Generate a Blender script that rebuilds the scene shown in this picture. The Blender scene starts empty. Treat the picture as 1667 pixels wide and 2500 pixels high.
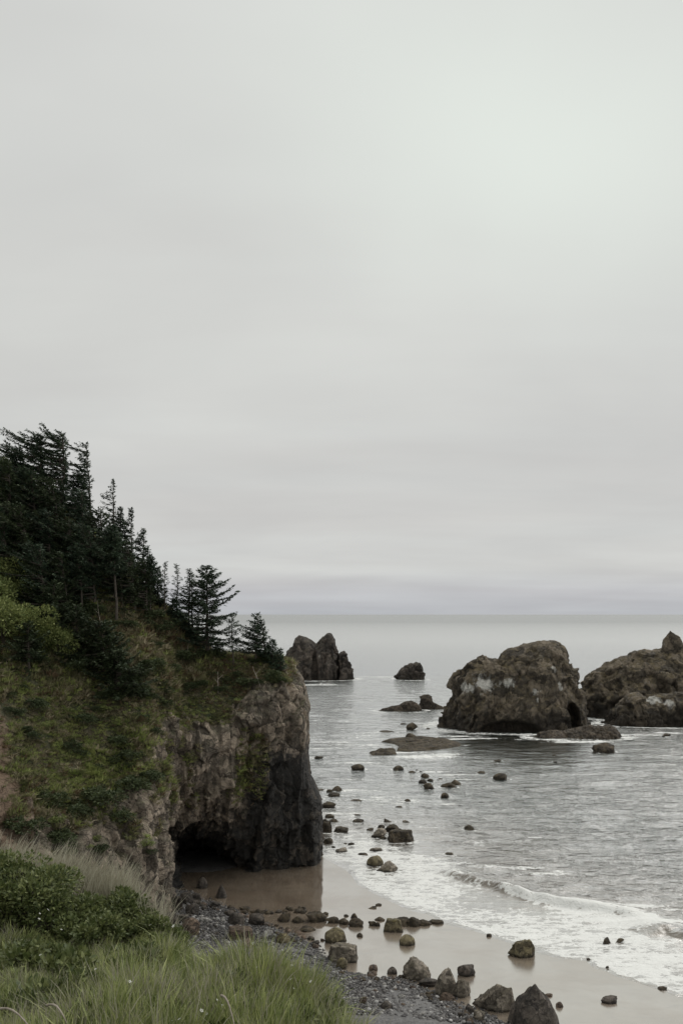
import bpy, math, random
import numpy as np
from mathutils import Vector
from mathutils.bvhtree import BVHTree

SC = bpy.context.scene
COL = SC.collection
PI = math.pi
R = math.radians
H = 25.0           # eye height above the sea
F = 2430.0         # focal length in pixels of the 2500 px high photograph
HOR = 1499.0       # horizon row

# ------------------------------------------------------------------ camera
cd = bpy.data.cameras.new('camera')
cam = bpy.data.objects.new('camera', cd)
COL.objects.link(cam)
cam.location = (0, 0, H)
cam.rotation_euler = (R(90), 0, 0)
cd.sensor_fit = 'VERTICAL'
cd.sensor_height = 36
cd.sensor_width = 24
cd.lens = 36 * F / 2500
cd.shift_y = (HOR - 1250) / 2500
cd.clip_start = 0.5
cd.clip_end = 60000
SC.camera = cam

# ------------------------------------------------------------------ node helper
class NT:
    def __init__(s, tree):
        s.t = tree
    def n(s, typ, ins=None, **props):
        nd = s.t.nodes.new(typ)
        for k, v in props.items():
            setattr(nd, k, v)
        for k, v in (ins or {}).items():
            s.set(nd.inputs[k], v)
        return nd
    def set(s, sock, v):
        if isinstance(v, bpy.types.NodeSocket):
            s.t.links.new(v, sock)
        else:
            if isinstance(v, (tuple, list)) and len(v) == 3 and sock.type == 'RGBA':
                v = (*v, 1)
            sock.default_value = v
    def math(s, op, a, b=0.0, c=None, clamp=False):
        nd = s.t.nodes.new('ShaderNodeMath')
        nd.operation = op
        nd.use_clamp = clamp
        s.set(nd.inputs[0], a); s.set(nd.inputs[1], b)
        if c is not None: s.set(nd.inputs[2], c)
        return nd.outputs[0]
    def mr(s, v, a, b, c=0.0, d=1.0, smooth=False):
        nd = s.t.nodes.new('ShaderNodeMapRange')
        nd.interpolation_type = 'SMOOTHSTEP' if smooth else 'LINEAR'
        for i, x in enumerate((v, a, b, c, d)): s.set(nd.inputs[i], x)
        return nd.outputs[0]
    def mix(s, f, a, b, mode='MIX'):
        nd = s.t.nodes.new('ShaderNodeMix')
        nd.data_type = 'RGBA'; nd.blend_type = mode
        s.set(nd.inputs[0], f); s.set(nd.inputs[6], a); s.set(nd.inputs[7], b)
        return nd.outputs[2]
    def noise(s, vec, scale, detail=4, rough=0.55, dist=0.0):
        nd = s.n('ShaderNodeTexNoise', {'Vector': vec, 'Scale': scale, 'Detail': detail, 'Roughness': rough, 'Distortion': dist})
        return nd.outputs[0]
    def vor(s, vec, scale, feature='F1', rnd=1.0):
        nd = s.n('ShaderNodeTexVoronoi', {'Vector': vec, 'Scale': scale, 'Randomness': rnd}, feature=feature)
        return nd
    def ramp(s, f, stops, interp='LINEAR'):
        nd = s.t.nodes.new('ShaderNodeValToRGB')
        s.set(nd.inputs[0], f)
        cr = nd.color_ramp; cr.interpolation = interp
        while len(cr.elements) < len(stops): cr.elements.new(0.5)
        for e, (p, c) in zip(cr.elements, stops):
            e.position = p
            e.color = (*c, 1) if isinstance(c, (tuple, list)) else (c, c, c, 1)
        return nd.outputs[0]
    def attr(s, name):
        return s.n('ShaderNodeAttribute', attribute_name=name).outputs['Fac']
    def scalevec(s, vec, sc):
        return s.n('ShaderNodeMapping', {'Vector': vec, 'Scale': sc}).outputs[0]

def new_mat(name):
    m = bpy.data.materials.new(name)
    m.use_nodes = True
    m.node_tree.nodes.clear()
    nt = NT(m.node_tree)
    out = nt.n('ShaderNodeOutputMaterial')
    return m, nt, out

# ------------------------------------------------------------------ world: overcast sky
SUN_EL, SUN_AZ = R(52), R(50)     # azimuth measured from +Y (view direction) towards +X
w = bpy.data.worlds.new('World')
SC.world = w
w.use_nodes = True
w.node_tree.nodes.clear()
nt = NT(w.node_tree)
wo = nt.n('ShaderNodeOutputWorld')
tc = nt.n('ShaderNodeTexCoord').outputs['Generated']
sep = nt.n('ShaderNodeSeparateXYZ', {0: tc})
z = nt.math('ABSOLUTE', sep.outputs[2])
# project the direction on a cloud layer so that clouds flatten into bands towards the horizon
zz = nt.math('ADD', z, 0.10)
u = nt.math('DIVIDE', sep.outputs[0], zz)
v = nt.math('DIVIDE', sep.outputs[1], zz)
cv = nt.n('ShaderNodeCombineXYZ', {0: u, 1: v, 2: 0.0}).outputs[0]
n1 = nt.noise(cv, 0.55, 5, 0.5, 0.3)
n2 = nt.noise(nt.scalevec(cv, (0.35, 1.0, 1.0)), 1.1, 5, 0.5, 0.2)
grad = nt.ramp(nt.math('MULTIPLY', z, 1.0, clamp=True),
    [(0.0, (0.515, 0.532, 0.560)), (0.022, (0.560, 0.566, 0.588)), (0.045, (0.652, 0.655, 0.642)), (0.12, (0.648, 0.646, 0.628)),
     (0.25, (0.690, 0.694, 0.666)), (0.50, (0.700, 0.706, 0.680)), (1.0, (1.02, 1.03, 1.00))])
cl = nt.mr(n1, 0.33, 0.70, 0.93, 1.08)
cl2 = nt.mr(n2, 0.3, 0.7, 0.95, 1.05)
c = nt.mix(1.0, grad, nt.n('ShaderNodeCombineColor', {0: cl, 1: cl, 2: nt.math('MULTIPLY_ADD', cl, 0.9, 0.1)}).outputs[0], 'MULTIPLY')
c = nt.mix(1.0, c, nt.n('ShaderNodeCombineColor', {0: nt.math('MULTIPLY_ADD', cl2, 0.8, 0.2), 1: cl2, 2: cl2}).outputs[0], 'MULTIPLY')
# thinner cloud where the sun stands behind it
def glow(c, dx, dz, wdt, amt, col):
    d = Vector((dx, 1.0, dz)).normalized()
    warp = nt.n('ShaderNodeVectorMath', {0: tc, 1: nt.n('ShaderNodeVectorMath', {0: nt.n('ShaderNodeTexNoise', {'Vector': tc, 'Scale': 2.2, 'Detail': 3.0}).outputs[1], 'Scale': 0.22}, operation='SCALE').outputs[0]}, operation='ADD').outputs[0]
    warp = nt.n('ShaderNodeVectorMath', {0: warp, 1: (-0.11, -0.11, -0.11)}, operation='ADD').outputs[0]
    dist = nt.n('ShaderNodeVectorMath', {0: nt.scalevec(nt.n('ShaderNodeVectorMath', {0: warp, 1: tuple(d)}, operation='SUBTRACT').outputs[0], (0.72, 1, 1.45))}, operation='LENGTH').outputs[1]
    g = nt.mr(dist, 0.0, wdt, amt, 0.0, True)
    return nt.mix(g, c, col)
c = glow(c, 0.20, 0.47, 0.29, 0.95, (0.83, 0.875, 0.815))
sky = nt.n('ShaderNodeTexSky', sky_type='NISHITA')
sky.sun_disc = False
sky.sun_elevation = SUN_EL
sky.sun_rotation = SUN_AZ
b1 = nt.n('ShaderNodeBackground', {'Color': c, 'Strength': 0.97})
b2 = nt.n('ShaderNodeBackground', {'Color': sky.outputs[0], 'Strength': 0.05})
mx = nt.n('ShaderNodeMixShader', {0: 0.06, 1: b1.outputs[0], 2: b2.outputs[0]})
nt.set(wo.inputs[0], mx.outputs[0])

sl = bpy.data.lights.new('sun', 'SUN')
sl.energy = 1.5
sl.angle = R(50)
sl.color = (1.0, 0.965, 0.91)
so = bpy.data.objects.new('sun', sl)
COL.objects.link(so)
sd = Vector((math.sin(SUN_AZ) * math.cos(SUN_EL), math.cos(SUN_AZ) * math.cos(SUN_EL), math.sin(SUN_EL)))
so.rotation_euler = sd.to_track_quat('Z', 'Y').to_euler()
so.location = (30, 40, 80)

SC.view_settings.view_transform = 'Standard'
SC.view_settings.look = 'None'
SC.view_settings.exposure = 0.0
SC.view_settings.gamma = 1.0
SC.view_settings.use_curve_mapping = False
SC.cycles.max_bounces = 5
SC.cycles.diffuse_bounces = 2
SC.cycles.glossy_bounces = 3
SC.cycles.use_denoising = True

# ------------------------------------------------------------------ noise in numpy
def _hash(ix, iy, iz, seed=0):
    h = (ix.astype(np.int64) * 374761393 + iy.astype(np.int64) * 668265263 + iz.astype(np.int64) * 2147483647 + seed * 1274126177) & 0xffffffff
    h = ((h ^ (h >> 13)) * 1274126177) & 0xffffffff
    h = (h ^ (h >> 16)) & 0xffffffff
    h = (h * 2246822519) & 0xffffffff
    h = (h ^ (h >> 15)) & 0xffffffff
    return h.astype(np.float64) / 4294967295.0
def vnoise(P, seed=0):
    """value noise in -1..1"""
    I = np.floor(P).astype(np.int64)
    f = P - I
    f = f * f * f * (f * (f * 6 - 15) + 10)
    x, y, z = I[:, 0], I[:, 1], I[:, 2]
    r = 0
    for dx in (0, 1):
        wx = f[:, 0] if dx else 1 - f[:, 0]
        for dy in (0, 1):
            wy = f[:, 1] if dy else 1 - f[:, 1]
            for dz in (0, 1):
                wz = f[:, 2] if dz else 1 - f[:, 2]
                r = r + wx * wy * wz * _hash(x + dx, y + dy, z + dz, seed)
    return r * 2 - 1
def fbm(P, scale, octs=4, gain=0.5, seed=0):
    r, a, s = 0, 1.0, scale
    tot = 0
    for o in range(octs):
        r = r + a * vnoise(P * s + 17.3 * o, seed + o)
        tot += a; a *= gain; s *= 2.03
    return r / tot
def worley(P, seed=0):
    """F1, F2, cell random value"""
    I = np.floor(P).astype(np.int64)
    n = len(P)
    f1 = np.full(n, 9.0); f2 = np.full(n, 9.0); cid = np.zeros(n)
    for dx in (-1, 0, 1):
        for dy in (-1, 0, 1):
            for dz in (-1, 0, 1):
                cx, cy, cz = I[:, 0] + dx, I[:, 1] + dy, I[:, 2] + dz
                px = cx + _hash(cx, cy, cz, seed + 1) * .9
                py = cy + _hash(cx, cy, cz, seed + 2) * .9
                pz = cz + _hash(cx, cy, cz, seed + 3) * .9
                d = np.sqrt((P[:, 0] - px) ** 2 + (P[:, 1] - py) ** 2 + (P[:, 2] - pz) ** 2)
                c = _hash(cx, cy, cz, seed + 4)
                closer = d < f1
                f2 = np.where(closer, f1, np.minimum(f2, d))
                cid = np.where(closer, c, cid)
                f1 = np.where(closer, d, f1)
    return f1, f2, cid
def facets(P, seed=0, tilt=0.8):
    """angular blocks: squared cells, each with its own level and its own tilted face"""
    I = np.floor(P).astype(np.int64)
    n = len(P)
    f1 = np.full(n, 9.0); f2 = np.full(n, 9.0); val = np.zeros(n)
    for dx in (-1, 0, 1):
        for dy in (-1, 0, 1):
            for dz in (-1, 0, 1):
                cx, cy, cz = I[:, 0] + dx, I[:, 1] + dy, I[:, 2] + dz
                qx = P[:, 0] - cx - 0.1 - _hash(cx, cy, cz, seed + 1) * .8
                qy = P[:, 1] - cy - 0.1 - _hash(cx, cy, cz, seed + 2) * .8
                qz = P[:, 2] - cz - 0.1 - _hash(cx, cy, cz, seed + 3) * .8
                ax, ay, az = np.abs(qx), np.abs(qy), np.abs(qz)
                d = np.maximum(np.maximum(ax, ay), az) + 0.25 * (ax + ay + az)
                v = (_hash(cx, cy, cz, seed + 4) - .5) + tilt * (qx * (_hash(cx, cy, cz, seed + 5) - .5) + qy * (_hash(cx, cy, cz, seed + 6) - .5) + qz * (_hash(cx, cy, cz, seed + 7) - .5)) * 2
                closer = d < f1
                f2 = np.where(closer, f1, np.minimum(f2, d))
                val = np.where(closer, v, val)
                f1 = np.where(closer, d, f1)
    return val, f2 - f1
def sstep(x, a, b):
    t = np.clip((x - a) / (b - a), 0, 1)
    return t * t * (3 - 2 * t)

# ------------------------------------------------------------------ mesh helpers
def mesh_np(name, V, faces, mat=None, smooth=True, attrs=None):
    """faces: (n,3) or (n,4) int array"""
    me = bpy.data.meshes.new(name)
    V = np.asarray(V, dtype=np.float32); faces = np.asarray(faces, dtype=np.int32)
    k = faces.shape[1]
    me.vertices.add(len(V)); me.vertices.foreach_set('co', V.ravel())
    me.loops.add(faces.size); me.loops.foreach_set('vertex_index', faces.ravel())
    me.polygons.add(len(faces))
    me.polygons.foreach_set('loop_start', np.arange(0, faces.size, k, dtype=np.int32))
    me.polygons.foreach_set('loop_total', np.full(len(faces), k, dtype=np.int32))
    me.polygons.foreach_set('use_smooth', np.full(len(faces), smooth, dtype=bool))
    me.update(calc_edges=True)
    for a, val in (attrs or {}).items():
        at = me.attributes.new(a, 'FLOAT', 'POINT')
        at.data.foreach_set('value', np.asarray(val, dtype=np.float32))
    if mat: me.materials.append(mat)
    return me
def grid_faces(nu, nv):
    i = np.arange(nu * nv).reshape(nu, nv)
    return np.stack([i[:-1, :-1].ravel(), i[1:, :-1].ravel(), i[1:, 1:].ravel(), i[:-1, 1:].ravel()], 1)
def grid_normals(G):
    du = np.gradient(G, axis=0); dv = np.gradient(G, axis=1)
    n = np.cross(du, dv)
    l = np.linalg.norm(n, axis=2, keepdims=True)
    return n / np.maximum(l, 1e-9)
def link(name, me, parent=None, loc=(0, 0, 0), rot=(0, 0, 0), scale=(1, 1, 1)):
    o = bpy.data.objects.new(name, me)
    COL.objects.link(o)
    if parent: o.parent = parent
    o.location = loc; o.rotation_euler = rot; o.scale = scale
    return o
def empty(name, loc):
    o = bpy.data.objects.new(name, None)
    COL.objects.link(o); o.location = loc
    o.empty_display_size = 0.5
    return o
def tag(o, label=None, cat=None, group=None, kind=None):
    if label: o['label'] = label
    if cat: o['category'] = cat
    if group: o['group'] = group
    if kind: o['kind'] = kind
    return o
def Wp(px, py, Y):
    return np.array([(px - 833.5) / F * Y, Y, H - (py - HOR) / F * Y])
def sea_at(px, py, z=0.0):
    Y = (H - z) * F / (py - HOR)
    return np.array([(px - 833.5) / F * Y, Y, z])

def pchip(x, y, xq):
    """monotone cubic along axis 0"""
    x = np.asarray(x, float); y = np.asarray(y, float)
    h = np.diff(x); sh = (len(h),) + (1,) * (y.ndim - 1)
    hh = h.reshape(sh)
    dl = np.diff(y, axis=0) / hh
    d = np.zeros_like(y)
    w1 = 2 * hh[1:] + hh[:-1]; w2 = hh[1:] + 2 * hh[:-1]
    same = dl[:-1] * dl[1:] > 0
    with np.errstate(divide='ignore', invalid='ignore'):
        m = (w1 + w2) / (w1 / dl[:-1] + w2 / dl[1:])
    d[1:-1] = np.where(same, m, 0)
    d[0] = dl[0]; d[-1] = dl[-1]
    k = np.clip(np.searchsorted(x, xq) - 1, 0, len(h) - 1)
    t = ((xq - x[k]) / h[k]).reshape((len(xq),) + (1,) * (y.ndim - 1))
    hk = h[k].reshape(t.shape)
    return ((2 * t**3 - 3 * t**2 + 1) * y[k] + (t**3 - 2 * t**2 + t) * hk * d[k]
            + (-2 * t**3 + 3 * t**2) * y[k + 1] + (t**3 - t**2) * hk * d[k + 1])

# ------------------------------------------------------------------ materials
def rock_material(name, base, alt, dark_col, moss, moss_amt=0.35, wet=True, scale=1.0, zmoss=True, tide=None):
    m, t, out = new_mat(name)
    P = t.n('ShaderNodeNewGeometry')
    pos = P.outputs['Position']
    na = t.noise(pos, 0.35 * scale, 6, 0.6, 0.4)
    nb = t.noise(pos, 1.7 * scale, 6, 0.62)
    nc = t.noise(t.scalevec(pos, (1, 1, 3.0)), 1.2 * scale, 5, 0.6, 1.2)
    col = t.mix(t.mr(na, 0.35, 0.65), base, alt)
    col = t.mix(t.mr(nb, 0.42, 0.72, 0, 0.75), col, dark_col)
    col = t.mix(t.mr(nc, 0.55, 0.75, 0, 0.55), col, tuple(min(1, x * 1.7 + .02) for x in base))
    # fine fissures and mineral speckle
    ve = t.vor(t.scalevec(pos, (1, 1, 1.4)), 2.3 * scale, 'DISTANCE_TO_EDGE').outputs[0]
    col = t.mix(t.mr(ve, 0.0, 0.035, 0.22, 0.0), col, dark_col)
    # each block of rock has its own tone
    tn = t.attr('tint')
    col = t.mix(t.mr(tn, 0.35, 0.0, 0, 0.6), col, dark_col)
    col = t.mix(t.mr(tn, 0.6, 1.0, 0, 0.6), col, tuple(min(1, x * 1.5 + .01) for x in base))
    # growth on upward faces
    nz = t.n('ShaderNodeSeparateXYZ', {0: P.outputs['Normal']}).outputs[2]
    mn = t.noise(pos, 0.9 * scale, 5, 0.65)
    up = t.math('MULTIPLY', t.mr(nz, 0.05, 0.7), t.mr(mn, 0.38, 0.6))
    col = t.mix(t.math('MULTIPLY', up, moss_amt), col, moss)
    # attributes laid on the mesh: plants, dark wet lichen plus painted cave shade, white bird lime, bare soil
    nv = t.noise(pos, 1.3, 5, 0.7)
    veg = t.mr(t.math('ADD', t.attr('veg'), t.mr(nv, 0.3, 0.7, -0.28, 0.28)), 0.42, 0.58)
    vcol = t.mix(t.mr(t.noise(pos, 0.5, 4, 0.6), 0.38, 0.62), (0.040, 0.050, 0.020), (0.085, 0.072, 0.040))
    col = t.mix(veg, col, vcol)
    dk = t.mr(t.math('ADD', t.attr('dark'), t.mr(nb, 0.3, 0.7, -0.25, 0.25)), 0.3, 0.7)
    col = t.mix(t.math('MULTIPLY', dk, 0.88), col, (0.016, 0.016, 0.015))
    lm = t.mr(t.math('ADD', t.attr('lime'), t.mr(t.noise(t.scalevec(pos, (1, 1, 0.45)), 0.8, 6, 0.7), 0.3, 0.7, -0.4, 0.4)), 0.45, 0.8)
    col = t.mix(t.math('MULTIPLY', lm, 0.75), col, (0.46, 0.45, 0.41))
    so = t.mr(t.math('ADD', t.attr('soil'), t.mr(nv, 0.3, 0.7, -0.2, 0.2)), 0.4, 0.6)
    col = t.mix(so, col, t.mix(nb, (0.13, 0.085, 0.055), (0.23, 0.165, 0.115)))
    if tide:
        zc = t.n('ShaderNodeSeparateXYZ', {0: pos}).outputs[2]
        tm = t.mr(t.math('ADD', zc, t.mr(nb, 0.3, 0.7, -0.35 * tide, 0.35 * tide)), tide, tide * 0.45)
        col = t.mix(t.math('MULTIPLY', tm, 0.7), col, (0.028, 0.022, 0.014))
    pw = t.n('ShaderNodeVectorMath', {0: pos, 1: t.n('ShaderNodeVectorMath', {0: t.n('ShaderNodeTexNoise', {'Vector': pos, 'Scale': 0.55 * scale, 'Detail': 4.0}).outputs[1], 'Scale': 1.5 / scale}, operation='SCALE').outputs[0]}, operation='ADD').outputs[0]
    def cheb(sc_):
        a_ = t.n('ShaderNodeTexVoronoi', {'Vector': t.scalevec(pw, (1, 1, 0.8)), 'Scale': sc_}, feature='F1', distance='CHEBYCHEV')
        b_ = t.n('ShaderNodeTexVoronoi', {'Vector': t.scalevec(pw, (1, 1, 0.8)), 'Scale': sc_}, feature='F2', distance='CHEBYCHEV')
        return t.n('ShaderNodeSeparateColor', {0: a_.outputs['Color']}).outputs[0], t.math('SUBTRACT', b_.outputs['Distance'], a_.outputs['Distance'])
    cA, eA = cheb(0.75 * scale); cB, eB = cheb(1.9 * scale)
    blk_ = t.math('MULTIPLY_ADD', cA, 0.6, t.math('MULTIPLY', cB, 0.4))
    hard = t.math('MULTIPLY', t.math('SUBTRACT', 1.0, veg), t.math('SUBTRACT', 1.0, t.math('MULTIPLY', so, 0.8)))
    col = t.mix(t.math('MULTIPLY', hard, t.mr(blk_, 0.5, 0.15, 0, 0.75)), col, tuple(x * .40 for x in alt))
    col = t.mix(t.math('MULTIPLY', hard, t.mr(blk_, 0.55, 0.85, 0, 0.7)), col, tuple(min(1, x * 1.6) for x in base))
    crk = t.math('MAXIMUM', t.mr(eA, 0.0, 0.035, 1, 0), t.mr(eB, 0.0, 0.03, 0.7, 0))
    col = t.mix(t.math('MULTIPLY', t.math('MULTIPLY', hard, crk), 0.6), col, tuple(x * .6 for x in dark_col))
    if tide:
        col = t.mix(t.math('MULTIPLY', tm, 0.55), col, (0.020, 0.016, 0.012))
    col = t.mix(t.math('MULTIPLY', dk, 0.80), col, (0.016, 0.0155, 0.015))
    col = t.mix(t.math('MULTIPLY', lm, 0.72), col, (0.54, 0.53, 0.49))
    bb = t.math('MULTIPLY_ADD', cA, 0.9, t.math('MULTIPLY_ADD', cB, 0.45, t.math('MULTIPLY', crk, -0.5)))
    bmp = t.math('MULTIPLY_ADD', t.noise(pos, 4.5 * scale, 7, 0.7), 0.8, t.mr(ve, 0, 0.12, 0, 0.08))
    bmp = t.math('MULTIPLY_ADD', bb, 0.9, bmp)
    bu = t.n('ShaderNodeBump', {'Height': bmp, 'Strength': 1.0, 'Distance': 0.30 / scale})
    rough = t.mr(nb, 0.3, 0.7, 0.55, 0.9)
    p = t.n('ShaderNodeBsdfPrincipled', {'Base Color': col, 'Roughness': rough, 'Specular IOR Level': 0.35, 'Normal': bu.outputs[0]})
    t.set(out.inputs[0], p.outputs[0])
    return m

M = {}
M['cliff'] = rock_material('cliff_rock', (0.275, 0.225, 0.175), (0.155, 0.130, 0.100), (0.036, 0.030, 0.024), (0.085, 0.095, 0.040), 0.6)
M['stack'] = rock_material('stack_rock', (0.135, 0.110, 0.080), (0.080, 0.067, 0.050), (0.022, 0.019, 0.016), (0.140, 0.108, 0.050), 0.7, scale=0.55, tide=5.0)
M['ledge'] = rock_material('dark_ledge_rock', (0.075, 0.058, 0.042), (0.045, 0.036, 0.027), (0.014, 0.012, 0.010), (0.075, 0.056, 0.030), 0.6, scale=1.2)
M['far'] = rock_material('far_rock', (0.078, 0.062, 0.050), (0.050, 0.042, 0.035), (0.022, 0.019, 0.017), (0.075, 0.064, 0.038), 0.5, scale=0.4, tide=3.0)
M['boulder'] = rock_material('boulder_rock', (0.270, 0.235, 0.192), (0.185, 0.160, 0.126), (0.038, 0.033, 0.027), (0.115, 0.098, 0.050), 0.6, scale=2.2, tide=0.25)
M['boulder_moss'] = rock_material('mossy_boulder_rock', (0.165, 0.140, 0.085), (0.110, 0.090, 0.054), (0.040, 0.033, 0.022), (0.215, 0.180, 0.080), 0.8, scale=2.2, tide=0.25)
M['boulder_dark'] = rock_material('dark_boulder_rock', (0.098, 0.082, 0.069), (0.058, 0.050, 0.044), (0.016, 0.014, 0.013), (0.085, 0.074, 0.050), 0.4, scale=2.2, tide=0.2)
M['boulder_red'] = rock_material('reddish_boulder_rock', (0.150, 0.108, 0.080), (0.095, 0.070, 0.053), (0.028, 0.019, 0.015), (0.110, 0.080, 0.048), 0.5, scale=2.6)
M['boulder_pale'] = rock_material('pale_stone', (0.36, 0.35, 0.33), (0.25, 0.24, 0.225), (0.11, 0.10, 0.09), (0.26, 0.24, 0.20), 0.3, scale=3)
M['weed'] = rock_material('weedy_rock', (0.066, 0.050, 0.032), (0.040, 0.031, 0.020), (0.016, 0.013, 0.010), (0.085, 0.064, 0.032), 0.8, scale=3)
M['sea_rock'] = rock_material('sea_rock', (0.072, 0.055, 0.036), (0.042, 0.034, 0.024), (0.016, 0.014, 0.011), (0.095, 0.074, 0.038), 0.75, scale=1.6)

def leaf_material(name, c1, c2, c3, scale=0.5, trans=0.25, rough=0.6, fine=3.0, tipcol=None):
    m, t, out = new_mat(name)
    pos = t.n('ShaderNodeNewGeometry').outputs['Position']
    oi = t.n('ShaderNodeObjectInfo').outputs['Random']
    col = t.mix(t.mr(t.noise(pos, scale, 4, 0.6), 0.38, 0.62), c1, c2)
    col = t.mix(t.mr(t.noise(pos, fine, 4, 0.6), 0.45, 0.75), col, c3)
    col = t.mix(t.attr('tone'), col, t.mix(0.6, col, tuple(min(1, x * 2.0) for x in c3)))
    col = t.mix(t.mr(oi, 0, 1, 0, 0.35), col, c1)
    d = t.n('ShaderNodeBsdfPrincipled', {'Base Color': col, 'Roughness': rough, 'Specular IOR Level': 0.25})
    tr = t.n('ShaderNodeBsdfTranslucent', {'Color': col})
    mx = t.n('ShaderNodeMixShader', {0: trans, 1: d.outputs[0], 2: tr.outputs[0]})
    t.set(out.inputs[0], mx.outputs[0])
    return m
M['spruce'] = leaf_material('spruce_needles', (0.025, 0.044, 0.031), (0.042, 0.066, 0.041), (0.075, 0.098, 0.054), 0.3, 0.1)
M['spruce_low'] = leaf_material('low_spruce_needles', (0.020, 0.034, 0.018), (0.040, 0.056, 0.027), (0.070, 0.088, 0.040), 0.4, 0.1)
M['shrub'] = leaf_material('shrub_leaves', (0.090, 0.125, 0.038), (0.145, 0.180, 0.058), (0.260, 0.270, 0.105), 0.6, 0.25)
M['shrub_dark'] = leaf_material('dark_shrub_leaves', (0.028, 0.042, 0.018), (0.048, 0.066, 0.027), (0.080, 0.095, 0.042), 0.6, 0.15)
M['salal'] = leaf_material('glossy_shrub_leaves', (0.045, 0.066, 0.020), (0.080, 0.105, 0.034), (0.200, 0.215, 0.088), 1.2, 0.25, 0.42, 6.0)
M['hill_grass'] = leaf_material('hill_grass', (0.095, 0.115, 0.044), (0.175, 0.175, 0.082), (0.260, 0.230, 0.135), 0.25, 0.3, 0.8, 0.9)
M['hill_straw'] = leaf_material('straw_coloured_grass', (0.200, 0.178, 0.105), (0.290, 0.255, 0.165), (0.40, 0.35, 0.25), 0.3, 0.3, 0.8, 1.2)
M['hill_green'] = leaf_material('lush_hill_grass', (0.165, 0.215, 0.062), (0.260, 0.305, 0.100), (0.38, 0.39, 0.16), 0.3, 0.3, 0.7, 1.2)
M['hill_brown'] = leaf_material('brown_bracken', (0.110, 0.080, 0.045), (0.165, 0.120, 0.070), (0.210, 0.150, 0.095), 0.3, 0.25, 0.8, 1.2)
M['fg_grass'] = leaf_material('bank_grass', (0.080, 0.120, 0.028), (0.170, 0.210, 0.060), (0.380, 0.385, 0.175), 0.9, 0.22, 0.5, 6.0)
M['fg_dark'] = leaf_material('dark_bank_grass', (0.026, 0.046, 0.014), (0.050, 0.078, 0.025), (0.130, 0.155, 0.060), 1.2, 0.25, 0.5, 6.0)
M['fg_dry'] = leaf_material('dry_grass', (0.220, 0.205, 0.140), (0.300, 0.285, 0.210), (0.42, 0.40, 0.32), 1.0, 0.35, 0.6, 6.0)
M['flower'] = leaf_material('white_petals', (0.75, 0.75, 0.70), (0.8, 0.8, 0.75), (0.8, 0.8, 0.78), 1.0, 0.3)

def bark_material(name, c1, c2):
    m, t, out = new_mat(name)
    pos = t.n('ShaderNodeNewGeometry').outputs['Position']
    n = t.noise(t.scalevec(pos, (6, 6, 1.5)), 2.0, 5, 0.65)
    col = t.mix(t.mr(n, 0.35, 0.65), c1, c2)
    bu = t.n('ShaderNodeBump', {'Height': n, 'Strength': 0.6, 'Distance': 0.03})
    p = t.n('ShaderNodeBsdfPrincipled', {'Base Color': col, 'Roughness': 0.85, 'Normal': bu.outputs[0]})
    t.set(out.inputs[0], p.outputs[0])
    return m
M['bark'] = bark_material('spruce_bark', (0.045, 0.036, 0.028), (0.095, 0.080, 0.064))
M['dead'] = bark_material('dead_wood', (0.20, 0.17, 0.14), (0.34, 0.30, 0.25))

# ------------------------------------------------------------------ shoreline and ground height
shore_px = [(783, 2088), (815, 2104), (850, 2124), (866, 2142), (877, 2160), (928, 2188), (1005, 2223), (1053, 2233), (1085, 2254), (1164, 2273),
            (1247, 2302), (1301, 2322), (1365, 2338), (1435, 2344), (1454, 2362), (1486, 2370), (1511, 2383), (1566, 2399), (1597, 2410), (1636, 2424), (1667, 2437)]
shore = [(-400., 140.), (-60., 108.), (-20., 106.)] + [tuple(sea_at(*p)[:2]) for p in shore_px] + [(30., 55.), (60., 20.), (160., -60.)]
shore = np.array(shore)
def seg_dist(P, L, signed=True):
    """distance of points (n,2) to polyline L; positive on its left side"""
    best = np.full(len(P), 1e9); sg = np.ones(len(P)); al = np.zeros(len(P)); acc = 0
    for a, b in zip(L[:-1], L[1:]):
        d = b - a; ln = math.hypot(*d)
        q = P - a
        t = np.clip((q @ d) / (ln * ln), 0, 1)
        r = q - t[:, None] * d
        dist = np.hypot(r[:, 0], r[:, 1])
        cr = d[0] * q[:, 1] - d[1] * q[:, 0]
        m = dist < best - 1e-9
        best = np.where(m, dist, best); sg = np.where(m, np.sign(cr), sg); al = np.where(m, acc + t * ln, al)
        acc += ln
    return (best * np.where(sg == 0, 1, sg) if signed else best), al
def in_poly(P, L):
    inside = np.zeros(len(P), bool)
    n = len(L)
    for i in range(n):
        x1, y1 = L[i]; x2, y2 = L[(i + 1) % n]
        c = ((y1 > P[:, 1]) != (y2 > P[:, 1])) & (P[:, 0] < (x2 - x1) * (P[:, 1] - y1) / (y2 - y1 + 1e-12) + x1)
        inside ^= c
    return inside
# upper edge of the shingle, in plan; the shingle lies towards the eye from it
shingle_px = [(430, 2172), (470, 2178), (505, 2200), (560, 2216), (620, 2240), (665, 2262), (720, 2285), (770, 2308), (815, 2350), (850, 2376),
              (905, 2385), (950, 2388), (1010, 2400), (1070, 2430), (1110, 2447), (1150, 2462), (1190, 2482), (1260, 2520), (1330, 2600)]
shingle = np.array([(-60., 96.), (-25., 94.)] + [tuple(sea_at(*p)[:2]) for p in shingle_px] + [(18., 45.), (40., 20.), (80., -30.)])
def ground(P):
    d, _ = seg_dist(P, shore)          # positive seaward
    ds, _ = seg_dist(P, shingle)
    land = np.maximum(-d, 0)
    g = np.where(d > 0, -0.05 * d - 0.01, 0.012 + 0.004 * np.minimum(land, 30))
    g = np.maximum(g, -7)
    s = np.maximum(-ds, 0)
    g = g + np.where(ds < 0, 0.10 * np.minimum(s, 10) + 0.03 * np.clip(s - 10, 0, 60), 0)
    return g, d, ds
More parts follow.
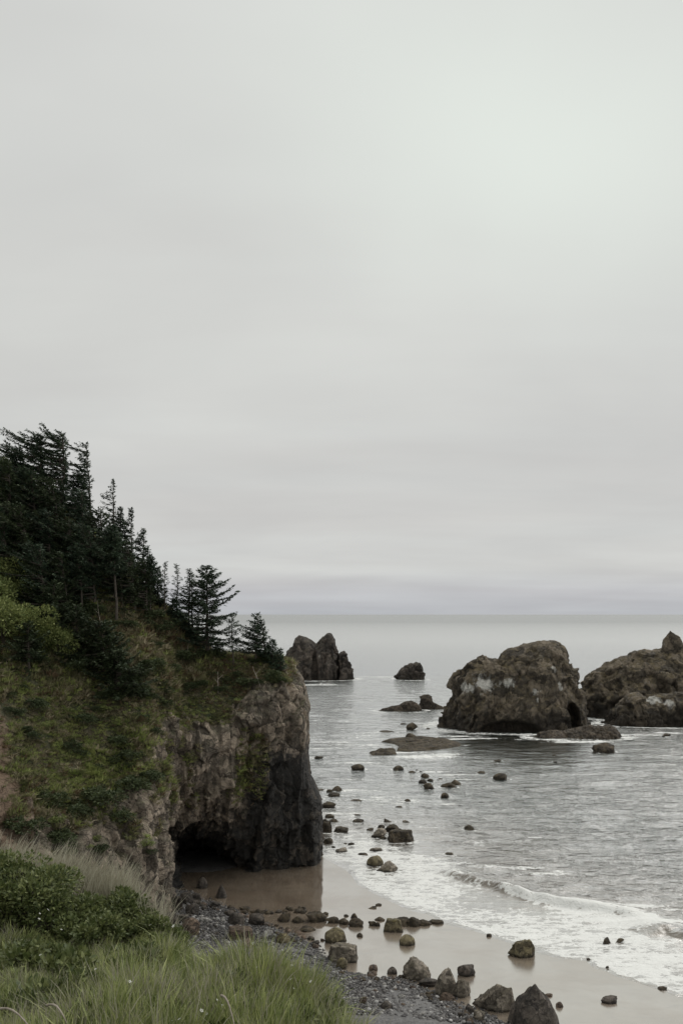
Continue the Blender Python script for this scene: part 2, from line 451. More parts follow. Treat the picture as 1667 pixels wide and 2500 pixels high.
def g1(x, y):
    g, d, ds = ground(np.array([[x, y]]))
    return max(float(g[0]), 0.0)
def at_ground(px, py):
    Y = H * F / (py - HOR)
    for _ in range(12):
        x = (px - 833.5) / F * Y
        zt = g1(x, Y)
        Y = 0.5 * Y + 0.5 * (H - zt) * F / (py - HOR)
    return np.array([(px - 833.5) / F * Y, Y, g1((px - 833.5) / F * Y, Y)])

# ground sheet
ys = np.concatenate([np.linspace(-40, 40, 12), np.arange(42, 56, 0.8), np.arange(56, 112, 0.22), np.arange(112, 160, 2.0), np.geomspace(165, 45000, 26)])
ss = np.concatenate([np.linspace(-1.6, -0.42, 10), np.linspace(-0.40, 0.40, 300), np.linspace(0.42, 1.6, 10)])
Yg, Sg = np.meshgrid(ys, ss, indexing='ij')
Xg = Sg * (np.maximum(Yg, 0) + 8)
P2 = np.stack([Xg.ravel(), Yg.ravel()], 1)
g, d, ds = ground(P2)
P3 = np.concatenate([P2, np.zeros((len(P2), 1))], 1)
bm = sstep(-ds, 0.0, 1.5)
g = g + bm * (0.05 * fbm(P3, 1.2, 3) + 0.10 * fbm(P3, 0.25, 2)) + (1 - bm) * 0.012 * fbm(P3, 0.15, 2, seed=5) * (d < 0)
def sand_material():
    m, t, out = new_mat('beach_ground')
    geo = t.n('ShaderNodeNewGeometry'); pos = geo.outputs['Position']
    sh = t.mr(t.math('ADD', t.attr('shingle'), t.mr(t.noise(pos, 1.6, 5, 0.7), 0.3, 0.7, -0.3, 0.3)), 0.35, 0.6)
    nb = t.noise(pos, 0.25, 4, 0.6)
    sand = t.mix(t.mr(nb, 0.35, 0.65), (0.196, 0.152, 0.112), (0.246, 0.200, 0.152))
    streak = t.noise(t.scalevec(pos, (0.35, 1.6, 1)), 0.9, 5, 0.6, 0.8)
    sand = t.mix(t.mr(streak, 0.56, 0.70, 0, 0.7), sand, (0.13, 0.105, 0.082))
    v = t.vor(pos, 9.0)
    peb = t.mix(t.mr(t.noise(pos, 0.5, 4, 0.6), 0.4, 0.62), (0.034, 0.033, 0.033), (0.095, 0.093, 0.092))
    peb = t.mix(t.mr(t.n('ShaderNodeSeparateColor', {0: v.outputs['Color']}).outputs[0], 0.0, 1.0, 0, 0.6), peb, (0.20, 0.195, 0.19))
    bp = t.n('ShaderNodeBump', {'Height': v.outputs['Distance'], 'Strength': 0.8, 'Distance': -0.06})
    bs = t.n('ShaderNodeBump', {'Height': t.math('ADD', t.noise(t.scalevec(pos, (0.6, 1.5, 1)), 1.5, 4, 0.6), t.math('MULTIPLY', t.noise(pos, 14, 3, 0.6), 0.10)), 'Strength': 0.16, 'Distance': 0.03})
    # wet film of water: mirror grows towards grazing view
    lw = t.n('ShaderNodeLayerWeight', {'Blend': 0.5, 'Normal': bs.outputs[0]})
    fac = t.mr(lw.outputs['Facing'], 0.50, 0.90, 0.42, 0.76)
    wetn = t.mr(t.noise(pos, 0.18, 4, 0.6, 0.5), 0.40, 0.66, 1.0, 0.84)
    dsand = t.n('ShaderNodeBsdfDiffuse', {'Color': sand})
    pd = t.n('ShaderNodeVectorMath', {0: t.scalevec(t.n('ShaderNodeVectorMath', {0: pos, 1: (-7.0, 88.0, 0.0)}, operation='SUBTRACT').outputs[0], (0.085, 0.10, 1.0))}, operation='LENGTH').outputs[1]
    gl = t.n('ShaderNodeBsdfGlossy', {'Color': (0.97, 0.965, 0.95), 'Roughness': t.mr(pd, 0.7, 1.3, 0.05, 0.20), 'Normal': bs.outputs[0]})
    s1 = t.n('ShaderNodeMixShader', {0: t.math('MULTIPLY', fac, wetn), 1: dsand.outputs[0], 2: gl.outputs[0]})
    s2 = t.n('ShaderNodeBsdfPrincipled', {'Base Color': peb, 'Roughness': 0.6, 'Normal': bp.outputs[0]})
    mx = t.n('ShaderNodeMixShader', {0: sh, 1: s1.outputs[0], 2: s2.outputs[0]})
    t.set(out.inputs[0], mx.outputs[0])
    return m
M['sand'] = sand_material()
me = mesh_np('beach', np.concatenate([P2, g[:, None]], 1), grid_faces(len(ys), len(ss))[:, ::-1], M['sand'], True, {'shingle': np.maximum(sstep(-ds, -0.8, 1.2), 1 - sstep(((P2[:, 0] + 14.3) / 5.2) ** 2 + ((P2[:, 1] - 102.5) / 6.5) ** 2, .8, 1.15))})  # ellipse marks the cave floor as shingle too, painting its shade dark
beach = tag(link('beach', me), 'wet sand beach with dark shingle along its inner edge', kind='structure')

# ------------------------------------------------------------------ sea
breaker1 = np.array([tuple(sea_at(*p)[:2]) for p in [(1040, 2118), (1105, 2140), (1167, 2160), (1240, 2180), (1294, 2198), (1358, 2209), (1440, 2222), (1530, 2236), (1600, 2248)]])
breaker2 = np.array([tuple(sea_at(*p)[:2]) for p in [(1560, 2290), (1620, 2278), (1680, 2292), (1760, 2320), (1850, 2350)]])
swash2 = np.array([tuple(sea_at(*p)[:2]) for p in [(1380, 2330), (1300, 2290), (1180, 2252), (1060, 2205), (1000, 2170)]])
rows = [54.0]
while rows[-1] < 400: rows.append(rows[-1] + 0.20 * (rows[-1] / 80) ** 1.5)
ys = np.concatenate([rows, np.geomspace(410, 45000, 60)])
ss = np.concatenate([np.linspace(-1.6, -0.40, 14), np.linspace(-0.385, 0.40, 430), np.linspace(0.42, 1.6, 14)])
Yg, Sg = np.meshgrid(ys, ss, indexing='ij')
Xg = Sg * Yg
P2 = np.stack([Xg.ravel(), Yg.ravel()], 1)
n = len(P2)
dsh, along = seg_dist(P2, shore)
near = P2[:, 1] < 420
def polyfield(L, idx):
    a, b = seg_dist(P2[idx], L)
    A = np.full(n, 1e3); A[idx] = a
    B = np.zeros(n); B[idx] = b
    return A, B
idx = np.where(P2[:, 1] < 130)[0]
b1d, b1a = polyfield(breaker1, idx)
b2d, b2a = polyfield(breaker2, idx)
P3 = np.concatenate([P2, np.zeros((n, 1))], 1)
warp = 2.5 * fbm(P3, 0.05, 2, seed=3)
calm = 1 - sstep(dsh, 0.0, 14)
zz = np.zeros(n)
ph = P2[:, 1] + 0.12 * P2[:, 0] + warp * 2
zz += 0.05 * np.sin(ph * 2 * PI / 9.0) * sstep(fbm(P3, 0.03, 2, seed=8), -0.3, 0.5)
zz += 0.025 * np.sin((P2[:, 1] * 0.96 - 0.3 * P2[:, 0] + warp) * 2 * PI / 4.3)
zz += 0.17 * fbm(P3 * np.array([0.5, 1.3, 1]), 0.30, 4, 0.55, seed=11)
zz *= (1 - 0.93 * calm) * np.where(P2[:, 1] > 400, np.clip(1 - (P2[:, 1] - 400) / 400, 0, 1), 1)
def ridge(dd, aa, L, hgt, seaw, landw):
    ln = np.sum(np.hypot(*np.diff(L, axis=0).T))
    env = sstep(aa, 0.0, ln * 0.25) * (1 - sstep(aa, ln * 0.85, ln)) 
    x = dd + 0.35 * fbm(P3, 0.6, 3, seed=21)
    prof = np.where(x > 0, np.exp(-(x / seaw) ** 2), np.exp(-(x / landw) ** 2))
    return hgt * env * prof * (0.72 + 0.55 * fbm(P3, 0.28, 3, .6, seed=23))
rz1 = ridge(b1d, b1a, breaker1, 0.75, 2.4, 0.5)
rz2 = ridge(b2d, b2a, breaker2, 0.85, 2.4, 0.5)
zz += rz1 + rz2
# foam amounts
foam = np.zeros(n)
s = dsh
swn = fbm(P3, 0.12, 3, seed=31)
s = dsh + 0.55 * fbm(P3, 0.35, 4, 0.6, seed=33)
swash = sstep(s, 0.0, 0.25) * (dsh > -0.2) * (1 - sstep(s, 5.0 + 5 * swn, 19 + 6 * swn))
alongm = np.maximum(sstep(P2[:, 0], -2, 2.5), 0.15)
foam += 0.98 * swash * alongm
gap = np.exp(-(((P2[:, 0] - sea_at(1190, 2215)[0]) / 4.0) ** 2 + ((P2[:, 1] - sea_at(1190, 2205)[1]) / 4.5) ** 2))
foam -= 0.42 * gap
ln1 = np.sum(np.hypot(*np.diff(breaker1, axis=0).T))
e1 = sstep(b1a, 0.36 * ln1, 0.46 * ln1)
foam = np.maximum(foam, e1 * 1.2 * sstep(b1d, -(1.3 + 3.2 * sstep(b1a, .5 * ln1, .8 * ln1)), -0.1) * (1 - sstep(b1d, 0.15 + .7 * sstep(b1a, .6 * ln1, .9 * ln1), 0.6 + 2.2 * sstep(b1a, .6 * ln1, .9 * ln1))) * (b1a < ln1 * 0.995))
foam -= 0.9 * np.exp(-((b2d - 0.2) / 0.9) ** 2) * (b2a > 0.5)
# patches of broken water and thin streaks: (px, py, half width m, half depth m, strength)
patches = [(890, 1800, 18, 16, .34), (870, 1950, 11, 12, .38), (900, 2060, 9, 8, .42), (1060, 1850, 22, 12, .28), (1150, 2060, 14, 8, .26), (770, 1672, 14, 5, .75), (735, 1662, 12, 5, .7), (800, 1668, 8, 3, .6), (925, 1653, 11, 3.5, .8), (1010, 1662, 9, 3, .7), (905, 1730, 5, 2, .45), (945, 1740, 6, 2, .55), (1060, 1722, 5, 2, .45), (1090, 1707, 6, 3, .45),
           (900, 1790, 9, 2.5, .5), (800, 1812, 8, 2.2, .62), (870, 1820, 12, 1.6, .68), (790, 1828, 9, 1.8, .62), (1035, 1848, 9, 2.6, .92), (980, 1838, 8, 1.5, .7), (1090, 1842, 5, 1.3, .6),
           (1115, 1805, 7, 2.5, .6), (1050, 1806, 7, 2.0, .65), (1180, 1803, 6, 1.5, .8), (1130, 1798, 7, 1.5, .8), (1350, 1806, 16, 2.2, .62), (1310, 1792, 8, 1.3, .8), (1430, 1812, 9, 1.8, .85), (1500, 1800, 8, 2.2, .72), (1480, 1775, 6, 1.5, .6),
           (1560, 1795, 11, 1.6, .7), (1640, 1790, 8, 1.6, .6), (1455, 1838, 3, 1.0, .55),
           (870, 1862, 7, 1.3, .68), (905, 1865, 6, 1.2, .55), (1055, 1885, 5, 1.2, .72), (1095, 1893, 6, 1.0, .72), (1135, 1905, 3, 1.5, .75), (1170, 1900, 6, 0.8, .5), (1235, 1862, 4, .8, .6),
           (930, 1955, 10, 1.5, .55), (1095, 1963, 3, 1.0, .65), (1060, 1955, 4, 1.0, .45), (860, 1905, 7, 1.5, .45), (800, 1985, 2, 1.5, .6),
           (855, 1985, 6, 3.0, .52), (900, 2000, 6, 3, .50), (850, 2045, 3, 3, .60), (905, 2070, 6, 3, .65), (985, 2060, 4, 1.2, .55), (860, 2080, 4, 3, .70), (800, 2092, 2, 2.0, .78), (830, 2098, 2, 1.5, .8),
           (950, 2100, 5, 3, .75), (1010, 2100, 5, 2.5, .7), (1090, 2085, 4, 1.2, .5), (1290, 2120, 3, 1.0, .70), (1310, 2135, 4, 0.9, .72), (1360, 2128, 2, 0.6, .62), (1200, 2118, 3, 0.8, .60), (1215, 2080, 2, .7, .45),
           (1300, 2046, 2.5, .7, .62), (1500, 1905, 2.5, .7, .4), (1300, 1895, 3, .7, .35), (1560, 2215, 4, 1.1, .8), (1620, 2222, 3, .8, .65), (1550, 2260, 6, 2.2, .95), (1480, 2245, 6, 2.2, .95), (1430, 2230, 4, 1.6, .9),
           (720, 1740, 9, 2, .6), (830, 1700, 6, 1.5, .5), (850, 1760, 8, 1.6, .55), (760, 1850, 6, 2, .55), (840, 1850, 6, 1.2, .5), (780, 1895, 4, 1.6, .5), (840, 1930, 5, 1.6, .55), (900, 1930, 5, 1.2, .5), (960, 1925, 4, 1, .45), (1000, 1990, 5, 1.0, .5), (1050, 2020, 4, 1.0, .45), (860, 2030, 3, 1.5, .6), (950, 2085, 5, 1.6, .6), (1060, 2110, 4, 1.2, .7), (740, 1705, 8, 2, .5), (760, 1760, 7, 2, .45), (800, 1775, 6, 1.4, .4), (770, 1800, 5, 1.6, .5)]
for (px, py, rx, ry, st) in patches:
    c0 = sea_at(px, py)
    q = ((P2[:, 0] - c0[0]) / rx) ** 2 + ((P2[:, 1] - c0[1]) / ry) ** 2
    foam = np.maximum(foam, (st * 1.12 + .19) * np.exp(-q))
SEA_P2, SEA_FOAM = P2, foam
SEA_BASE = dict(zz=zz, dsh=dsh, shape=(len(ys), len(ss)), rz=rz1 + rz2)

def sea_material():
    m, t, out = new_mat('sea_water')
    geo = t.n('ShaderNodeNewGeometry'); pos = geo.outputs['Position']
    shal = t.attr('shallow')
    yy = t.n('ShaderNodeSeparateXYZ', {0: pos}).outputs[1]
    body = t.mix(shal, (0.036, 0.054, 0.048), (0.215, 0.190, 0.158))
    body = t.mix(t.mr(t.noise(pos, 0.03, 4, 0.6), 0.35, 0.65, 0, 0.5), body, t.mix(shal, (0.026, 0.042, 0.037), (0.200, 0.175, 0.145)))
    # ripples of several sizes, long across the view as the swell runs towards the shore
    far = t.mr(yy, 90, 900, 0.0, 1.0)
    r1 = t.noise(t.scalevec(pos, (0.85, 1.25, 1)), 1.0, 5, 0.60, 0.5)
    r2 = t.noise(t.scalevec(pos, (0.70, 1.2, 1)), 0.34, 5, 0.60, 0.7)
    r3 = t.noise(t.scalevec(pos, (0.12, 1.0, 1)), 0.05, 4, 0.60, 0.3)
    hgt = t.math('ADD', t.math('MULTIPLY', r1, 0.48), t.math('ADD', t.math('MULTIPLY', r2, 1.25), t.math('MULTIPLY', r3, 1.2)))
    lee = t.n('ShaderNodeVectorMath', {0: t.scalevec(t.n('ShaderNodeVectorMath', {0: pos, 1: (37.0, 186.0, 0.0)}, operation='SUBTRACT').outputs[0], (0.040, 0.026, 1.0))}, operation='LENGTH').outputs[1]
    cm = t.math('MULTIPLY', t.mr(shal, 0.7, 1.0, 1.0, 0.30), t.mr(lee, 0.5, 1.2, 0.38, 1.0, True))
    bu = t.n('ShaderNodeBump', {'Height': hgt, 'Strength': t.math('MULTIPLY', cm, t.mr(yy, 150, 1200, 0.9, 0.6)), 'Distance': 0.62})
    lw = t.n('ShaderNodeLayerWeight', {'Blend': 0.5, 'Normal': bu.outputs[0]})
    fac = t.mr(lw.outputs['Facing'], 0.42, 0.80, 0.05, t.mr(yy, 110, 3000, 0.93, 0.62))
    dw = t.n('ShaderNodeBsdfDiffuse', {'Color': body, 'Normal': bu.outputs[0]})
    gl = t.n('ShaderNodeBsdfGlossy', {'Color': (0.955, 0.95, 0.945), 'Roughness': t.mr(yy, 80, 900, 0.04, 0.20), 'Normal': bu.outputs[0]})
    water = t.n('ShaderNodeMixShader', {0: fac, 1: dw.outputs[0], 2: gl.outputs[0]})
    # foam: lacy where thin, closed where thick
    wv = t.n('ShaderNodeVectorMath', {0: pos, 1: t.n('ShaderNodeVectorMath', {0: t.n('ShaderNodeTexNoise', {'Vector': pos, 'Scale': 0.9, 'Detail': 3.0}).outputs[1], 'Scale': 1.5}, operation='SCALE').outputs[0]}, operation='ADD').outputs[0]
    sv = t.scalevec(wv, (0.62, 1.15, 1))
    e1 = t.vor(sv, 0.9, 'DISTANCE_TO_EDGE').outputs[0]
    e2 = t.vor(sv, 2.4, 'DISTANCE_TO_EDGE').outputs[0]
    lace = t.math('MULTIPLY_ADD', t.mr(e1, 0.0, 0.32, 1.0, 0.0), 0.55, t.math('MULTIPLY', t.mr(e2, 0.0, 0.30, 1.0, 0.0), 0.45))
    fn = t.noise(t.scalevec(pos, (0.45, 1.3, 1)), 1.0, 7, 0.72, 0.5)
    fn2 = t.noise(t.scalevec(pos, (0.25, 1.0, 1)), 0.33, 5, 0.6)
    val = t.math('ADD', t.math('MULTIPLY', lace, 0.34), t.math('MULTIPLY', t.mr(fn, 0.25, 0.75), 0.42))
    val = t.math('ADD', val, t.math('MULTIPLY', t.mr(fn2, 0.25, 0.75), 0.30))
    fo = t.attr('foam')
    th = t.math('SUBTRACT', 0.96, t.math('MULTIPLY', fo, 0.56))
    fm = t.math('MULTIPLY', t.mr(val, th, t.math('ADD', th, 0.12)), t.mr(fo, 0.02, 0.15))
    fd = t.n('ShaderNodeBsdfDiffuse', {'Color': t.mix(fn, (0.60, 0.60, 0.575), (0.84, 0.85, 0.83)), 'Normal': t.n('ShaderNodeBump', {'Height': t.math('ADD', fn, lace), 'Strength': 0.6, 'Distance': 0.12}).outputs[0]})
    mx = t.n('ShaderNodeMixShader', {0: t.math('MULTIPLY', fm, 0.96), 1: water.outputs[0], 2: fd.outputs[0]})
    t.set(out.inputs[0], mx.outputs[0])
    return m
M['sea'] = sea_material()
ROCK_FOAM = []      # (x, y, rx, ry) collected while rocks are set in the sea; the sea mesh is made after them

# ------------------------------------------------------------------ headland
# columns of control points (px, py, distance, rock, dark, soil); rows: toe ... ridge
cols = []
def colm(rows, rock, dark=(0,) * 7, soil=(0,) * 7):
    cols.append([(*Wp(px, py, Y), r, d_, s_) for (px, py, Y), r, d_, s_ in zip(rows, rock, dark, soil)])
def same(px, l): return [(px, a, b) for a, b in l]
Z7 = (0,) * 7
colm(same(-620, [(2330, 50), (2050, 54), (1850, 62), (1600, 72), (1350, 84), (1100, 96), (900, 108)]), Z7)
colm(same(-250, [(2330, 56), (2080, 60), (1900, 66), (1700, 74), (1480, 84), (1220, 96), (1010, 106)]), Z7)
colm(same(-20, [(2330, 62), (2110, 65), (1960, 68), (1800, 74), (1600, 83), (1350, 93), (1140, 103)]), (.6, .6, .4, .1, 0, 0, 0), Z7, (1, 1, 1, .85, 0, 0, 0))
colm(same(60, [(2330, 64), (2130, 67), (1990, 70), (1820, 76), (1610, 84), (1370, 94), (1185, 102)]), (.7, .7, .4, .1, 0, 0, 0), Z7, (.6, .5, .6, .1, 0, 0, 0))
colm(same(140, [(2330, 67), (2170, 69), (2020, 72), (1840, 78), (1640, 85), (1410, 94), (1240, 101)]), (1, .8, .45, .05, 0, 0, 0))
colm(same(260, [(2330, 71), (2210, 72), (2060, 75), (1880, 80), (1680, 86), (1510, 92), (1380, 99)]), (1, 1, .75, .1, 0, 0, 0))
colm(same(345, [(2310, 74), (2190, 75.5), (2050, 77.5), (1900, 80.5), (1720, 86), (1560, 92), (1455, 99)]), (1, 1, .95, .3, .05, 0, 0))
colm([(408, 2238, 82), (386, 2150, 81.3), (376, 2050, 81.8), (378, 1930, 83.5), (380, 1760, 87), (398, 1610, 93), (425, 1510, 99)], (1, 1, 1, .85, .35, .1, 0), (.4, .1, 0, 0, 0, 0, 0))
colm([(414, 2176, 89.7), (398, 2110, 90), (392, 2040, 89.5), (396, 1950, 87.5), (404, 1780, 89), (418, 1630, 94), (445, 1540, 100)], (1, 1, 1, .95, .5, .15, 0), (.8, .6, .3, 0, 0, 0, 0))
colm([(436, 2088, 106), (416, 2070, 107), (412, 2040, 103), (420, 1985, 91.5), (445, 1800, 91), (455, 1660, 95), (475, 1567, 100)], (1, 1, 1, 1, .8, .2, 0), (1, 1, 1, .2, 0, 0, 0))  # cave rows near black: shade painted into the rock colour
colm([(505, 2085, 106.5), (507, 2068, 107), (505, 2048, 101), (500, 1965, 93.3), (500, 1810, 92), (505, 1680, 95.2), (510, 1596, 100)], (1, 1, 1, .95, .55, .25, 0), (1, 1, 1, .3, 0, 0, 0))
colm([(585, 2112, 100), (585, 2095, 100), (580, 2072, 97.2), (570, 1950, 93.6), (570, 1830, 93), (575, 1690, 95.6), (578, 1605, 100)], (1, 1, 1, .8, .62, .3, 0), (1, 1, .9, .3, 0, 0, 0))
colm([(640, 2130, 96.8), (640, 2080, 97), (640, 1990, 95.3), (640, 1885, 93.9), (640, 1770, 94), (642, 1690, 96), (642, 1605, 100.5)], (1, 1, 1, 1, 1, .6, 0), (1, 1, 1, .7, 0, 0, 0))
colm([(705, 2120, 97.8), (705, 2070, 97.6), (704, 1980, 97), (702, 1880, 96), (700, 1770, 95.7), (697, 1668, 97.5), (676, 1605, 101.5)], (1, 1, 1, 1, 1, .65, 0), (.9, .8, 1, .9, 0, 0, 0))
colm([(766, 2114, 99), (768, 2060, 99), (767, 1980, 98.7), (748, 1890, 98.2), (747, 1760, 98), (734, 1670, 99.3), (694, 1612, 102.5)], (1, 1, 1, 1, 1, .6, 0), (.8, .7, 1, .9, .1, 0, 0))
bz = [c[2] for c in cols[-1]]
def tipcol(pxs, Ys):
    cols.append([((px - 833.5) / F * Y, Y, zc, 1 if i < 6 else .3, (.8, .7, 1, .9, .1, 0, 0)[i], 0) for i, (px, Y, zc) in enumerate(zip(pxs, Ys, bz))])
tipcol([783, 783, 779, 753, 752, 740, 702], [103, 103, 103, 102.3, 102, 102.6, 104.5])
tipcol([776, 776, 772, 748, 747, 733, 698], [107.2] * 6 + [107])
A = np.array(cols)                                         # (ncol, 7, 6)
nc = len(cols)
back = np.array([30, 30, 28, 26, 24, 22, 20, 18, 17, 16, 16, 15, 15, 14, 10, 4.5, 0.3])
r0 = A[:, :1].copy(); r0[:, 0, 2] = -1.5; r0[:, 0, 1] -= 0.3
r8 = A[:, -1:].copy(); r8[:, 0, 1] += back * 0.45; r8[:, 0, 2] -= 0.6
r9 = A[:, -1:].copy(); r9[:, 0, 1] += back * 0.85; r9[:, 0, 2] *= 0.55; r9[:, 0, 3] = 1
r10 = A[:, -1:].copy(); r10[:, 0, 1] += back; r10[:, 0, 2] = -1.5; r10[:, 0, 3] = 1
A = np.concatenate([r0, A, r8, r9, r10], 1)
cu = np.array([20, 24, 26, 26, 40, 34, 34, 40, 62, 46, 46, 46, 46, 44, 30, 26])
rv = np.array([6, 28, 46, 58, 64, 62, 50, 14, 10, 8])
uq = np.concatenate([k + np.arange(m_) / m_ for k, m_ in enumerate(cu)] + [[float(nc - 1)]])
vq = np.concatenate([k + np.arange(m_) / m_ for k, m_ in enumerate(rv)] + [[float(len(rv))]])
B = pchip(np.arange(nc), A, uq)
B = np.swapaxes(pchip(np.arange(A.shape[1]), np.swapaxes(B, 0, 1), vq), 0, 1)
G = B[:, :, :3].copy()
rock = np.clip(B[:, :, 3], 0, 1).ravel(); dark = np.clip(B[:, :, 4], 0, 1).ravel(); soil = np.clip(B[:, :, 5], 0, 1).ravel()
TINT = [None]
def rock_disp(P, big, blk, seed, warpamt=0.6, blocksize=1.0, vstretch=1.0):
    """large undulation plus jointed blocks standing proud of each other"""
    Wv = np.stack([fbm(P, 0.5 / blocksize, 3, seed=seed + k * 7) for k in range(3)], 1) * warpamt
    Q = (P + Wv) / blocksize * np.array([1, 1, 1.0 / vstretch])
    v1, e1 = facets(Q * 0.42, seed)
    v2, e2 = facets(Q * 0.95 + 5.1, seed + 9)
    v3, e3 = facets(Q * 2.1 + 9.7, seed + 18)
    act = sstep(fbm(P, 0.22 / blocksize, 3, seed=seed + 50), -0.35, 0.35)
    d = big * fbm(P, 0.16, 4, 0.5, seed + 20)
    d = d + blk * (1.5 * v1 + (0.35 + 0.75 * act) * v2 + (0.15 + 0.45 * act) * v3)
    d = d - blk * (0.22 * (1 - sstep(e1, 0, 0.07)) + 0.14 * (1 - sstep(e2, 0, 0.09)))
    d = d + 0.12 * blk * fbm(P, 3.0, 3, 0.6, seed + 40)
    TINT[0] = np.clip(0.5 + 0.55 * v2 + 0.45 * v3, 0, 1)
    return d
N = grid_normals(G).reshape(-1, 3)
Pf = G.reshape(-1, 3)
mid = np.array([-25, 120, 5.0])
flip = np.sign(np.sum(N[len(N) // 3] * (Pf[len(N) // 3] - mid)))
N = N * flip
rk = sstep(rock + 0.42 * fbm(Pf * np.array([1, 1, .7]), 0.35, 4, .6, seed=60), 0.28, 0.5)
disp = rk * rock_disp(Pf, 0.9, 0.42, 100, 0.5, 1.35, 1.2)
tint = TINT[0]
# steeply dipping beds: thin ribs running down the face
rib = fbm(Pf * np.array([1.0, 1.0, 0.18]), 0.55, 3, 0.6, 77)
disp += rk * 0.8 * (1 - 2 * np.abs(rib)) * 0.8
disp += (1 - rk) * (0.65 * fbm(Pf, 0.22, 4, 0.55, 90) + 0.22 * fbm(Pf, 1.1, 3, 0.6, 91))
iu = np.arange(G.shape[0])[:, None] * np.ones((1, G.shape[1]))
endf = (1 - sstep(iu.ravel(), len(uq) - 85, len(uq) - 30)) * 0.7 + 0.3
Pd = Pf + N * (disp * endf)[:, None]
topm = sstep(rock, 0.6, 0.1)
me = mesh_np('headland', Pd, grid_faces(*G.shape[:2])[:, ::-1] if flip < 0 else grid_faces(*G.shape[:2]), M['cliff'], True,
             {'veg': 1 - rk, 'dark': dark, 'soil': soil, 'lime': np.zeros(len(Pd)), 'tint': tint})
headland = tag(link('headland', me), 'steep headland with grassy slope, rocky cliff and a dark cave', kind='structure')
HP, HF = Pd, grid_faces(*G.shape[:2])
tri = np.concatenate([HF[:, [0, 1, 2]], HF[:, [0, 2, 3]]])
bvh = BVHTree.FromPolygons([tuple(p) for p in HP], [tuple(int(i) for i in f) for f in HF])
def hill(px, py):
    d = Vector(((px - 833.5) / F, 1.0, -(py - HOR) / F)).normalized()
    hit = bvh.ray_cast(Vector((0, 0, H)), d)
    return hit[0], hit[1]

# ------------------------------------------------------------------ foreground bank
edge = np.array([(0.9, 2.0), (0.62, 6.0), (0.28, 9.0), (0.02, 11.5), (-0.45, 13.3), (-1.2, 13.9), (-1.95, 13.4), (-2.75, 15.0), (-4.3, 17.6), (-6.9, 20.2), (-12., 23.), (-30., 30.)])
def bank_z(P):
    d, _ = seg_dist(P, edge)        # positive on the eye's side of the edge
    x, y = P[:, 0], P[:, 1]
    z = 20.30 - 0.09 * (y - 12) - 0.12 * (x + 3)
    P3_ = np.concatenate([P, np.zeros((len(P), 1))], 1)
    z = z + 0.10 * fbm(P3_, 0.8, 3, seed=301) + 0.12 * fbm(P3_, 0.3, 2, seed=302)
    over = np.maximum(-d, 0)
    z = z - 0.5 * sstep(over, 0, 0.5) - 1.55 * np.maximum(over - 0.15, 0)
    return np.maximum(z, 0.5), d
xs = np.concatenate([np.arange(-46, -9, 0.9), np.arange(-9, 3, 0.10), np.arange(3, 16, 0.8)])
ys = np.concatenate([np.arange(-8, 7, 0.7), np.arange(7, 22, 0.10), np.arange(22, 50, 0.8)])
Xg, Yg = np.meshgrid(xs, ys, indexing='ij')
P2b = np.stack([Xg.ravel(), Yg.ravel()], 1)
zb, db = bank_z(P2b)
def turf_material():
    m, t, out = new_mat('bank_turf')
    pos = t.n('ShaderNodeNewGeometry').outputs['Position']
    col = t.mix(t.mr(t.noise(pos, 3, 5, 0.65), 0.35, 0.65), (0.040, 0.050, 0.022), (0.095, 0.082, 0.050))
    bu = t.n('ShaderNodeBump', {'Height': t.noise(pos, 12, 5, 0.7), 'Strength': 0.8, 'Distance': 0.05})
    p = t.n('ShaderNodeBsdfPrincipled', {'Base Color': col, 'Roughness': 0.95, 'Normal': bu.outputs[0]})
    t.set(out.inputs[0], p.outputs[0])
    return m
M['turf'] = turf_material()
me = mesh_np('bank', np.concatenate([P2b, zb[:, None]], 1), grid_faces(len(xs), len(ys)), M['turf'], True)
tag(link('grassy_bank', me), 'near grassy bank falling away to the beach', kind='structure')

